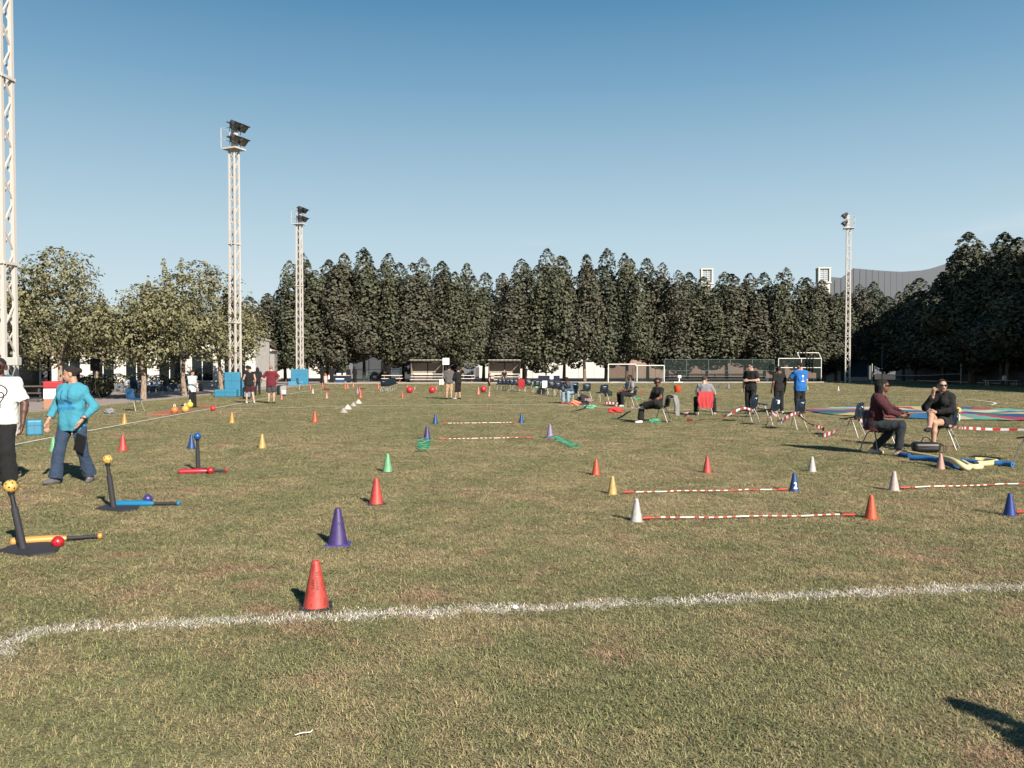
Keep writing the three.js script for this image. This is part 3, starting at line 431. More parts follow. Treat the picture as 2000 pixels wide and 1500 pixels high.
const batProfile = [[0.001, 0], [0.03, 0.004], [0.036, 0.03], [0.036, 0.36], [0.03, 0.46], [0.02, 0.52]], gripProfile = [[0.019, 0.515], [0.0165, 0.58], [0.0155, 0.82]], knobProfile = [[0.0155, 0.815], [0.027, 0.825], [0.028, 0.845], [0.02, 0.86], [0.001, 0.861]];
function bat(a, b, color, label) {
  const A = G(...a), B = G(...b), d = B.clone().sub(A), L = d.length() / 0.861, t = thing('plastic_bat', label, 'bat', V3(A.x, 0.038, A.z), 0, 'plastic bats by the tees'); t.quaternion.setFromUnitVectors(UPY, d.normalize()); const m = new THREE.MeshStandardMaterial({ color: S(color, 0.62), roughness: 0.4 });
  part(t, 'barrel', lathe(batProfile, 20), m).scale.set(1.1, L, 1.1); part(t, 'grip', lathe(gripProfile, 16), rubber).scale.set(1.1, L, 1.1); part(t, 'knob', lathe(knobProfile, 16), m).scale.set(1.1, L, 1.1);
}
let bp = tee([46, 1076], [23, 960], 0.22, 0, 'nearest black batting tee at the left picture edge'); holedBall('practice_ball', bp.add(V3(-0.004, 0.052, 0)), 0.061, '#e8bd62', 'yellow holed ball on the nearest batting tee'); bat([20, 1066], [200, 1054], '#e6a655', 'yellow-orange bat beside the nearest batting tee'); holedBall('practice_ball', G(113, 1070).add(V3(0, 0.056, 0)), 0.056, '#d2222e', 'red holed ball on the yellow bat');
bp = tee([222, 994], [211, 905], 0.2, 0, 'black batting tee in the middle of the three'); holedBall('practice_ball', bp.add(V3(0, 0.05, 0)), 0.056, '#e8bd62', 'yellow holed ball on the middle batting tee'); bat([224, 990], [352, 989], '#1f86b8', 'turquoise blue bat beside the middle batting tee'); holedBall('practice_ball', G(282, 985.5).add(V3(0, 0.056, -0.1)), 0.056, '#4b3a8c', 'purple holed ball behind the blue bat');
bp = tee([387, 921], [386, 858], 0.15, 0, 'farthest black batting tee beside the blue cone'); holedBall('practice_ball', bp.add(V3(0, 0.05, 0)), 0.058, '#145fb0', 'blue holed ball on the farthest batting tee'); bat([348, 926], [444, 923], '#cf1f3c', 'red bat before the farthest batting tee'); holedBall('practice_ball', G(411, 926).add(V3(0, 0.056, 0)), 0.056, '#d2222e', 'red holed ball on the red bat');

// ---------------------------------------------------------------- play balls, bucket, ropes, rings
const ballRed = new THREE.MeshStandardMaterial({ color: S('#e03038', 0.62), roughness: 0.35 });
function playBall(px, py, r, m, label) { const t = thing('play_ball', label, 'ball', G(px, py).setY(r), 0, 'large red play balls'); part(t, 'shell', ball(r, 0, 0, 0, 28), m); part(t, 'valve', cyl(0.012, 0.012, 0.006, 10).rotateX(Math.PI / 2).translate(0, r * 0.2, r * 0.98), mat('#7d1b1b', 0.5)); part(t, 'seam', new THREE.TorusGeometry(r * 1.001, 0.003, 6, 40), mat('#a02028', 0.5)); }
playBall(800, 768, 0.21, ballRed, 'big red ball nearest the dark chair row'); playBall(844, 768, 0.21, ballRed, 'big red ball left of the boy in the grey hoodie'); playBall(895, 766, 0.2, ballRed, 'big red ball half hidden behind the two boys'); playBall(944, 766, 0.2, ballRed, 'big red ball right of the two boys'); playBall(416, 803, 0.1, ballRed, 'small red ball on the touchline by the orange sheet');
for (const [x, y, c, l] of [[341, 808, '#e2854a', 'orange hopper ball with handle on the touchline'], [362, 806, '#e9ba5c', 'yellow hopper ball with handle on the touchline'], [371, 797, '#f0d24e', 'bright yellow hopper ball at the feet of the woman with a phone']]) { const t = thing('hopper_ball', l, 'hopper ball', G(x, y).setY(0.13), 0, 'hopper balls'); const m = new THREE.MeshStandardMaterial({ color: S(c, 0.62), roughness: 0.4 }); part(t, 'shell', ball(0.13, 0, 0, 0, 20), m); part(t, 'handle', tube([[-0.02, 0.1, 0], [-0.03, 0.17, 0], [0, 0.2, 0], [0.03, 0.17, 0], [0.02, 0.1, 0]], 0.013, 18), mat('#d8cdb4', 0.6)); }
function sheet(name, pts, hex, label, cat, y = 0.03) { const g = flatPoly(pts.map(([x, yy]) => { const p = G(x, yy); return [p.x, p.z]; }), y); const t = new THREE.ExtrudeGeometry(new THREE.Shape(pts.map(([x, yy]) => { const p = G(x, yy); return new THREE.Vector2(p.x, -p.z); })), { depth: 0.025, bevelEnabled: false }).rotateX(-Math.PI / 2).translate(0, y - 0.02, 0); solo(name, t, mat(hex, 0.8), label, cat); }
sheet('ground_sheet', [[288, 812], [330, 811], [345, 808], [380, 803], [372, 800], [335, 803], [312, 805]], '#9a5a40', 'orange sheet lying on the grass along the touchline', 'mat'); sheet('ground_sheet', [[384, 795], [420, 796], [418, 793], [390, 792]], '#a05c42', 'small orange sheet right of the woman with a phone', 'mat'); sheet('ground_sheet', [[631, 761], [642, 762], [647, 760], [634, 758.5]], '#8f2020', 'dark red mat on the far grass near the light tower', 'mat'); sheet('ground_sheet', [[694, 759.5], [712, 760.5], [714, 758.5], [698, 757.5]], '#8f2020', 'dark red mat behind the tall far cone', 'mat');
{ const t = thing('bucket', 'orange plastic bucket standing alone on the far field', 'bucket', G(1323, 766)); part(t, 'body', lathe([[0.001, 0.01], [0.19, 0.01], [0.24, 0.42], [0.225, 0.42], [0.18, 0.03]], 24), new THREE.MeshStandardMaterial({ color: S('#e0532a', 0.65), roughness: 0.5, side: THREE.DoubleSide })); part(t, 'rim', new THREE.TorusGeometry(0.24, 0.014, 8, 28).rotateX(Math.PI / 2).translate(0, 0.42, 0), coneMats.orange); }
{ const t = thing('marker_pole', 'thin orange pole standing behind the seated man', 'pole', G(1252, 781)); part(t, 'rod', bar([0, 0, 0], [0, 0.5, 0], 0.018), coneMats.orange); part(t, 'foot', cyl(0.08, 0.1, 0.03, 14, 0, 0.015, 0), coneMats.orange); }
const beadRed = new THREE.MeshStandardMaterial({ color: S('#d8402f', 0.6), roughness: 0.45 }), beadWhite = new THREE.MeshStandardMaterial({ color: S('#f4eee0', 0.75), roughness: 0.45 });
const beadGeo = new THREE.CylinderGeometry(0.0082, 0.0082, 1, 8), handleGeo = new THREE.CylinderGeometry(0.015, 0.013, 0.14, 12);
function rope(a, b, label, seed, beads = 44) {
  const A = G(...a), B = G(...b), R = rng(seed), t = thing('beaded_rope', label, 'skipping rope', A, 0, 'red and white beaded ropes'), pts = [];
  const dir = B.clone().sub(A), n = V3(-dir.z, 0, dir.x).normalize(); for (let i = 0; i <= 12; i++) pts.push(dir.clone().multiplyScalar(i / 12).addScaledVector(n, (i && i < 12 ? 1 : 0) * (0.02 * Math.sin(i * 1.3 + seed) + (R() - 0.5) * 0.04)).setY(0.034));
  const c = new THREE.CatmullRomCurve3(pts), Q = new THREE.Quaternion(), L = c.getLength(), w0 = 0.17 / L; beads = Math.round(L / 0.062);
  for (let i = 0; i < beads; i++) { const u = w0 + (1 - 2 * w0) * (i + 0.5) / beads, m = part(t, 'bead', beadGeo, (i % 2 ^ (R() < 0.06)) || R() < 0.12 ? beadWhite : beadRed); m.position.copy(c.getPointAt(u)); m.quaternion.copy(Q.setFromUnitVectors(UPY, c.getTangentAt(u))); m.scale.y = (L - 0.3) / beads * 0.97; }
  for (const u of [0.07 / L, 1 - 0.07 / L]) { const m = part(t, 'handle', handleGeo, beadRed); m.position.copy(c.getPointAt(u)); m.quaternion.copy(Q.setFromUnitVectors(UPY, c.getTangentAt(u))); }
}
rope([1254, 1018], [1670, 1011], 'nearest beaded rope between the white and orange cones', 3); rope([1217, 966], [1537, 960], 'beaded rope between the yellow cone and the numbered cone', 5); rope([1758, 957], [2090, 946], 'beaded rope running from the pale cone past the picture edge', 8); rope([858, 860], [1038, 857], 'beaded rope between the purple and lavender cones', 11); rope([864, 829], [1010, 827], 'farthest beaded rope between the two blue cones', 14); rope([1984, 1006], [2200, 1000], 'beaded rope with red handle right of the deep blue cone', 17);
{ // green agility rings in two trails
  const g = new THREE.TorusGeometry(0.12, 0.009, 8, 28).rotateX(Math.PI / 2), m = new THREE.MeshStandardMaterial({ color: S('#2fa37c', 0.62), roughness: 0.5 }), R = rng(9);
  const put = (x, y, l, grp) => { const o = solo('agility_ring', g, m, l, 'ring', grp); const p = G(x, y); o.position.set(p.x, 0.04 + R() * 0.05, p.z); o.rotation.set((R() - 0.5) * 0.5, R() * 3, (R() - 0.5) * 0.5); };
  [[833, 863], [826, 867], [829, 870], [825, 874], [828, 878], [825, 882], [827, 884]].forEach(([x, y]) => put(x, y, 'green plastic ring in the pile below the purple cone', 'green rings piled below the purple cone'));
  [[1083, 858], [1088, 861], [1093, 864], [1101, 867], [1106, 870], [1110, 873], [1117, 876], [1122, 878]].forEach(([x, y]) => put(x, y, 'green plastic ring in the trail beside the lavender cone', 'green rings trailing from the lavender cone'));
}
{ // loose things on the grass
  const crumple = (name, px, py, w, h, hex, label, cat, seed) => { const g = new THREE.IcosahedronGeometry(1, 4), a = g.attributes.position; for (let i = 0; i < a.count; i++) { const x = a.getX(i), y = a.getY(i), z = a.getZ(i), n = 1 + 1.1 * fbm(x * 1.6 + seed, y * 1.6, z * 1.6, 2) + 0.5 * fbm(x * 4 + seed, y * 4, z * 4, 3); a.setXYZ(i, x * n * w / 2, Math.max(-h * 0.42, y * n * h / 2), z * n * w * 0.3); } g.computeVertexNormals(); const o = solo(name, g, mat(hex, 0.85), label, cat); const p = G(px, py); o.position.set(p.x, h * 0.42, p.z); return o; };
  crumple('cloth_heap', 1201, 806, 0.55, 0.2, '#b8302f', 'red bundle on the grass before the seated man', 'cloth', 1); crumple('cloth_heap', 1123, 792, 0.4, 0.22, '#d97a5c', 'orange-pink bundle at the feet of the hunched person', 'cloth', 4); crumple('cloth_heap', 1152, 798, 0.42, 0.16, '#5f9c80', 'green bundle right of the hunched person', 'cloth', 7); crumple('cloth_heap', 1279, 826, 0.3, 0.12, '#3f8f6e', 'green rope bundle under the chair of the woman in black', 'cloth', 10); crumple('duffel_bag', 214, 808, 0.36, 0.2, '#77767c', 'grey bag lying on the grass behind the amber cone', 'bag', 13); crumple('cloth_heap', 1246, 781, 0.5, 0.08, '#3f8f6e', 'flat green bundle on the grass behind the seated woman', 'cloth', 17);
  crumple('drawstring_bag', 1139, 791, 0.55, 0.45, '#17171a', 'black drawstring bag beside the hunched person', 'bag', 20); crumple('drawstring_bag', 1057, 770, 0.5, 0.42, '#1b1b1f', 'black bag on the grass in the far chair row', 'bag', 22); crumple('drawstring_bag', 1188, 774, 0.42, 0.36, '#1e2420', 'dark bag between the far chairs and the seated man', 'bag', 25);
  const pebble = solo('pebble', ball(0.016, 0, 0, 0, 12).scale(1.2, 0.9, 1), mat('#efe8da', 0.6), 'small white pebble lying on the painted line', 'pebble'); pebble.position.copy(G(1006, 1194)).setY(0.03);
  const straw = solo('straw', tube([[-0.035, 0.03, 0.01], [0, 0.036, 0], [0.03, 0.034, -0.012], [0.04, 0.04, -0.02]], 0.0022, 12, 5), mat('#e8e2d2', 0.6), 'thin white straw lying on the near grass', 'straw'); straw.position.copy(G(592, 1446));
}
// ---------------------------------------------------------------- foam noodles
function noodle(pts, hex, label, r = 0.049) {
  const P = pts.map(([x, y, h]) => G(x, y, h ?? 0).add(V3(0, (h ? 0 : r), 0))), t = thing('foam_noodle', label, 'pool noodle', P[0].clone().setY(0), 0, 'foam noodles in a heap'), L = P.map((p) => p.clone().sub(t.position)), c = new THREE.CatmullRomCurve3(L), m = new THREE.MeshStandardMaterial({ color: S(hex, 0.66), roughness: 0.9 });
  part(t, 'foam', new THREE.TubeGeometry(c, 30, r, 14), m);
  for (const u of [0, 1]) { const d = c.getTangent(u).multiplyScalar(u ? 1 : -1), g = new THREE.RingGeometry(r * 0.28, r, 16, 1); g.applyQuaternion(new THREE.Quaternion().setFromUnitVectors(V3(0, 0, 1), d)); const q = c.getPoint(u); part(t, 'end', g.translate(q.x, q.y, q.z), m); }
}
noodle([[1774, 890], [1812, 897], [1850, 905]], '#e8d59a', 'straight yellow noodle behind the pink cone'); noodle([[1758, 893], [1766, 894], [1776, 895]], '#1b4f86', 'short dark blue noodle end by the white shoe'); noodle([[1778, 894, 0.09], [1815, 896, 0.1], [1850, 904, 0.08], [1868, 911, 0.05], [1875, 916]], '#2a72b5', 'curved blue noodle lying over the yellow one');
noodle([[1838, 895, 0.14], [1852, 897, 0.15], [1872, 905, 0.12], [1886, 913, 0.06], [1895, 916]], '#eadbaa', 'bent yellow noodle arching in the middle of the heap'); noodle([[1880, 903, 0.07], [1900, 912, 0.05], [1916, 917]], '#eadbaa', 'yellow noodle pointing to the lower right'); noodle([[1880, 900, 0.05], [1895, 902, 0.05], [1912, 904, 0.05]], '#3a82c0', 'short blue noodle behind the yellow ones'); noodle([[1905, 898, 0.04], [1925, 899, 0.04], [1946, 902, 0.05]], '#e8d59a', 'yellow noodle farthest back in the heap'); noodle([[1908, 912], [1925, 911], [1943, 909]], '#e2cf98', 'yellow noodle touching the rightmost blue one'); noodle([[1944, 910], [1960, 911], [1978, 913]], '#2a72b5', 'rightmost blue noodle of the heap');

// ---------------------------------------------------------------- parachute spread on the grass
{
  const c = V3(15.6, 0, -30.6), rad = 5.0, t = thing('play_parachute', 'big play parachute of coloured panels spread on the grass', 'parachute', c), cols = ['#2f78ae', '#bd3a44', '#e2c887', '#3c8266', '#2a5698', '#c8434a', '#7fb8a2', '#e6dab2'], n = 24;
  for (let i = 0; i < n; i++) {
    const pos = [], idx = [], A = 5, Q = 16; for (let j = 0; j <= Q; j++) for (let k = 0; k <= A; k++) { const a = (i + k / A) / n * 6.283, r = 0.35 + (rad - 0.35) * j / Q * (0.9 + 0.12 * fbm(Math.cos(a) * 2, 3, Math.sin(a) * 2, 2) * 2), x = Math.cos(a) * r, z = Math.sin(a) * r, n1 = Math.max(0, fbm(x * 0.9, 8, z * 0.9, 3) + 0.12); pos.push(x, 0.035 + 0.2 * n1 * (1 - Math.pow(j / Q, 4)) + 0.03 * Math.max(0, noise.noise(x * 4, 2, z * 4)), z); }
    for (let j = 0; j < Q; j++) for (let k = 0; k < A; k++) { const q = j * (A + 1) + k; idx.push(q, q + 1, q + A + 1, q + 1, q + A + 2, q + A + 1); }
    const g = new THREE.BufferGeometry(); g.setAttribute('position', new THREE.Float32BufferAttribute(pos, 3)); g.setIndex(idx); g.computeVertexNormals(); part(t, 'panel', g, new THREE.MeshStandardMaterial({ color: S(cols[i % cols.length], 0.6), roughness: 0.6, side: THREE.DoubleSide }));
  }
  part(t, 'hub_ring', new THREE.TorusGeometry(0.36, 0.02, 8, 30).rotateX(Math.PI / 2).translate(0, 0.06, 0), beadWhite);
  const y = thing('foam_ball', 'yellow ball lying on the parachute beside the seated woman', 'ball', G(1871, 810).setY(0.16)); part(y, 'shell', ball(0.11, 0, 0, 0, 20), new THREE.MeshStandardMaterial({ color: S('#e8bd62', 0.66), roughness: 0.6 })); part(y, 'seam', new THREE.TorusGeometry(0.11, 0.003, 6, 30), mat('#b08a3e', 0.6));
}
// ---------------------------------------------------------------- school chairs
const shellNavy = new THREE.MeshPhysicalMaterial({ color: S('#1b2c40', 0.55), roughness: 0.38 }), shellBlue = new THREE.MeshPhysicalMaterial({ color: S('#2d5c8a', 0.55), roughness: 0.4 }), shellAqua = new THREE.MeshPhysicalMaterial({ color: S('#4fa9d6', 0.6), roughness: 0.45 }), shellWhite = mat('#d9dde0', 0.5), chrome = new THREE.MeshStandardMaterial({ color: S('#a9a7a3', 0.75), roughness: 0.42, metalness: 0.7 }), printWhite = mat('#dfe6ea', 0.6);
const chairParts = (() => {
  const s = new THREE.Shape(); s.moveTo(-0.2, 0); s.lineTo(-0.215, 0.12); s.quadraticCurveTo(-0.215, 0.33, -0.19, 0.36); s.quadraticCurveTo(-0.17, 0.385, -0.1, 0.39); s.lineTo(0.1, 0.39); s.quadraticCurveTo(0.17, 0.385, 0.19, 0.36); s.quadraticCurveTo(0.215, 0.33, 0.215, 0.12); s.lineTo(0.2, 0); s.closePath();
  for (const x of [-0.085, -0.03, 0.03, 0.085]) { const h = new THREE.Path(); h.moveTo(x - 0.012, 0.08); h.lineTo(x + 0.012, 0.08); h.lineTo(x + 0.012, 0.19); h.lineTo(x - 0.012, 0.19); h.closePath(); s.holes.push(h); }
  const back = new THREE.ExtrudeGeometry(s, { depth: 0.012, bevelEnabled: true, bevelSize: 0.006, bevelThickness: 0.006, bevelSegments: 2, curveSegments: 6 });
  const bend = (g) => { const a = g.attributes.position; for (let i = 0; i < a.count; i++) { const x = a.getX(i), y = a.getY(i); a.setZ(i, a.getZ(i) + 1.1 * x * x + 0.3 * (y - 0.15) * (y - 0.15)); } g.computeVertexNormals(); return g.rotateX(-0.2).translate(0, 0.44, -0.215); };
  const seat = new RoundedBoxGeometry(0.44, 0.03, 0.42, 5, 0.014), a = seat.attributes.position; for (let i = 0; i < a.count; i++) { const x = a.getX(i), z = a.getZ(i); a.setY(i, a.getY(i) + 0.35 * x * x - (z > 0.12 ? (z - 0.12) * 0.35 : 0) + (z < -0.12 ? (-0.12 - z) * 0.45 : 0)); } seat.computeVertexNormals(); seat.translate(0, 0.445, 0);
  const ridge = bend(merge([new THREE.TorusGeometry(0.1, 0.006, 6, 20, Math.PI).scale(1.35, 0.9, 1).translate(0, 0.22, -0.012), box(0.012, 0.16, 0.01, -0.135, 0.15, -0.012), box(0.012, 0.16, 0.01, 0.135, 0.15, -0.012)]));
  const emblem = bend(merge([new THREE.ShapeGeometry(new THREE.Shape([[-0.1, 0.3], [-0.04, 0.318], [0, 0.31], [0.04, 0.318], [0.1, 0.3], [0.04, 0.297], [0, 0.27], [-0.04, 0.297]].map(([x, y]) => new THREE.Vector2(x, y)))).translate(0, 0, -0.0095)]));
  const legs = [[-1, 1], [1, 1], [-1, -1], [1, -1]].map(([sx, sz]) => tube([[sx * 0.1, 0.425, sz * 0.05], [sx * 0.175, 0.42, sz * 0.08], [sx * 0.19, 0.38, sz * 0.11], [sx * 0.245, 0.012, sz * 0.25 - 0.01]], 0.012, 14, 8));
  return { back: bend(back), seat, ridge, emblem, legs };
})();
function chair(p, turn, label, group, shell = shellNavy, mark = true) {
  const t = thing('school_chair', label, 'chair', p, turn, group); part(t, 'seat', chairParts.seat, shell); const b = part(t, 'backrest', chairParts.back, shell); part(b, 'ridge', chairParts.ridge, shell); if (mark) part(b, 'emblem', chairParts.emblem, printWhite); for (const g of chairParts.legs) part(t, 'leg', g, chrome); return t;
}
const P2 = Math.PI / 2, GRP = 'navy chairs joined by barrier tape', ROW = 'navy chairs in the far row', LEFTY = -P2 - 0.75;
const c1 = G(1461, 824), c2 = G(1503, 831), c3 = G(1550, 839), c4 = G(1662, 853), c5 = G(1843, 877);
chair(c1, LEFTY, 'navy chair leftmost of the three joined by tape', GRP); chair(c2, LEFTY - 0.1, 'navy chair with round white tag, middle of the taped three', GRP); chair(c3, LEFTY - 0.12, 'navy chair rightmost of the taped three', GRP); chair(c4, LEFTY, 'empty navy chair behind the woman in maroon', GRP);
chair(c5, LEFTY + 0.15, 'navy chair with white paper under the woman in the black hoodie', GRP); chair(G(1716, 885), 0.35, 'navy chair under the woman in maroon', GRP); chair(G(2020, 903), LEFTY - 0.2, 'navy chair mostly cut off by the picture edge', GRP); chair(G(1487, 816), P2 - 0.3, 'navy chair turned right behind the taped three', GRP);
chair(G(1291, 824), LEFTY + 0.3, 'navy chair under the woman in black with white shoes', GRP); chair(G(1376, 811), Math.PI - 0.1, 'navy chair under the man in grey with a red jacket', GRP); chair(G(1231, 793), LEFTY + 0.25, 'navy chair under the man in striped track trousers', GRP);
chair(G(1116, 788), -0.7, 'chair under the hunched person in pale jeans', ROW);
[[976, 763, 'first chair at the left end of the far row'], [983, 763, 'second chair from the left end of the far row'], [990, 763, 'third chair from the left end of the far row'], [998, 763.5, 'fourth chair from the left end of the far row'], [1006, 764, 'chair just left of the one with a red jacket'], [1015, 765, 'chair draped with a red jacket in the far row'], [1031, 766, 'chair just right of the red jacket in the far row'], [1047, 768, 'chair left of the one with a white sheet of paper'], [1061, 770, 'chair with a white sheet of paper in the far row'], [1075, 772, 'chair just right of the white sheet of paper'], [1087, 774, 'chair left of the hunched person in the far row'], [1099, 776, 'chair hidden behind the head of the hunched person'], [1120, 777, 'chair just behind the back of the hunched person'], [1143, 780, 'chair with tape streaming from it in the far row'], [1176, 785, 'chair nearest the seated man in track trousers']].forEach(([x, y, l], i) => chair(G(x, y), Math.PI + 0.25 + (i % 3) * 0.08, l, ROW));
for (let i = 0; i < 6; i++) chair(G(752 + i * 3.6, 768 - i * 1.5), Math.PI * 0.92, ['nearest chair of the short dark row beside the red balls', 'second chair of the short dark row', 'third chair of the short dark row', 'fourth chair of the short dark row', 'fifth chair of the short dark row', 'farthest chair of the short dark row'][i], 'short row of dark chairs by the red balls');
chair(G(263, 803), P2 - 0.25, 'lone blue chair on the lawn facing right', 'chairs by the paving', shellBlue); for (let i = 0; i < 4; i++) { const c = chair(G(266, 775).add(V3(0, i * 0.1, 0)), P2 - 0.4, ['lowest blue chair of the stack by the slim tree', 'second blue chair in the stack by the slim tree', 'third blue chair in the stack by the slim tree', 'top blue chair of the stack by the slim tree'][i], 'stacked blue chairs', shellBlue); c.position.x += 0; }
chair(G(207, 775), 0.3, 'dark chair beside the loudspeaker stand', 'chairs by the paving'); chair(G(285, 767), 0.2, 'white chair on the paving, left of the pair', 'chairs by the paving', shellWhite, false); chair(G(302, 767), -0.2, 'white chair on the paving, right of the pair', 'chairs by the paving', shellWhite, false); chair(G(318, 766), -0.5, 'dark chair on the paving right of the white pair', 'chairs by the paving'); chair(G(253, 768), 2.8, 'pale chair left of the slim tree trunk', 'chairs by the paving', shellWhite, false); chair(G(587, 762), 2.3, 'light blue chair before the third light tower', 'chairs by the paving', shellAqua, false);
function sheetOn(p, turn, w, h, y, zb, label, tilt = -0.2, hex = '#efe9e2') { const t = thing('paper_sheet', label, 'paper', p, turn, 'white sheets on chairs'); part(t, 'page', box(w, h, 0.003, 0, y, zb).translate(0, 0, 0), mat(hex, 0.9)); t.rotation.order = 'YXZ'; return t; }
sheetOn(c5, LEFTY + 0.15, 0.13, 0.12, 0.66, -0.285, 'white paper label on the chair of the woman in the black hoodie'); sheetOn(G(1061, 770), Math.PI + 0.25, 0.3, 0.42, 0.6, -0.31, 'white sheet of paper hung on a far chair');
{ const t = thing('round_tag', 'round white tag on the middle taped chair', 'tag', c2, LEFTY - 0.1); part(t, 'disc', cyl(0.055, 0.055, 0.004, 20).rotateX(P2 - 0.2).translate(0, 0.68, -0.29), printWhite); }
// barrier tape: striped ribbon
function tape(pts, label, w = 0.075, twist = 0) {
  const c = new THREE.CatmullRomCurve3(pts), L = c.getLength(), n = Math.max(8, Math.round(L / 0.11)), t = thing('barrier_tape', label, 'barrier tape', pts[0].clone().setY(0), 0, 'red and white barrier tape'), o = t.position, geo = [[], []];
  for (let i = 0; i < n; i++) { const q = []; for (const u of [i / n, (i + 1) / n]) { const p = c.getPoint(u).sub(o), a = twist * Math.sin(u * 9) + 0.35, dy = Math.cos(a) * w / 2, dz = Math.sin(a) * w / 2; q.push(p.clone().add(V3(0, dy, dz)), p.clone().add(V3(0, -dy, -dz))); } const g = new THREE.BufferGeometry(); g.setAttribute('position', new THREE.Float32BufferAttribute([q[0], q[1], q[2], q[1], q[3], q[2]].flatMap((v) => v.toArray()), 3)); g.computeVertexNormals(); geo[i % 2].push(g); }
  const m = [new THREE.MeshStandardMaterial({ color: S('#c52a35', 0.62), roughness: 0.5, side: THREE.DoubleSide }), new THREE.MeshStandardMaterial({ color: S('#e6e0e6', 0.62), roughness: 0.5, side: THREE.DoubleSide })]; geo.forEach((l, k) => l.forEach((g) => part(t, 'stripe', g, m[k])));
}
const hi = (p, dx, y, dz) => p.clone().add(V3(dx, y, dz));
tape([hi(c1, -1.9, 0.06, 0.1), hi(c1, -0.9, 0.12, 0.2), hi(c1, -0.2, 0.44, 0.25), hi(c1, 0.1, 0.36, 0.3), hi(c1, 0.25, 0.46, 0.1)], 'barrier tape tied to the leftmost taped chair', 0.07, 1); tape([hi(c1, 0.25, 0.42, 0.1), hi(c2, -0.05, 0.42, 0.3), hi(c2, 0.1, 0.3, 0.32), hi(c2, 0.3, 0.42, 0.1)], 'barrier tape wrapped round the middle taped chair', 0.08, 1); tape([hi(c2, 0.3, 0.35, 0.1), hi(c3, -0.4, 0.25, 0.1), hi(c3, -0.05, 0.46, 0.28), hi(c3, 0.28, 0.46, 0.12)], 'barrier tape wrapped round the rightmost taped chair', 0.08, 1);
tape([hi(c3, -0.05, 0.48, 0.28), hi(c3, 0.3, 0.2, 0.25), hi(c3, 0.75, 0.04, 0.1), hi(c4, -0.75, 0.03, 0.15), hi(c4, -0.35, 0.2, 0.2), hi(c4, 0.0, 0.44, 0.2)], 'barrier tape sagging to the grass between two navy chairs', 0.09, 1); tape([hi(c4, 0, 0.46, 0.2), hi(c4, 0.15, 0.4, 0.28), hi(c4, 0.4, 0.36, 0.2)], 'barrier tape on the chair behind the woman in maroon', 0.08, 0.6);
tape([hi(c5, -0.12, 0.52, 0.34), hi(c5, 0.15, 0.46, 0.3), hi(c5, 0.35, 0.45, 0.2), hi(c5, 0.8, 0.42, 0.1), hi(c5, 1.7, 0.4, 0), hi(c5, 2.6, 0.43, 0)], 'taut barrier tape running right from the black hoodie woman', 0.052, 0.3); tape([G(1318, 806, 0.2), G(1345, 806, 0.1), G(1352, 800, 0.35)].map((p) => p), 'barrier tape between the seated woman and the man in grey', 0.05, 1); tape([G(1181, 787, 0.45), G(1193, 787, 0.44), G(1207, 788, 0.42)], 'stretched barrier tape left of the seated man', 0.08, 0.2);
tape([G(1222, 793, 0.5), G(1231, 795, 0.42), G(1238, 796, 0.18), G(1241, 797, 0.06)], 'barrier tape hanging from the chair of the seated man', 0.09, 1); tape([G(1142, 780, 0.5), G(1152, 781, 0.42), G(1160, 782, 0.3)], 'barrier tape streaming from a far chair', 0.12, 0.6);

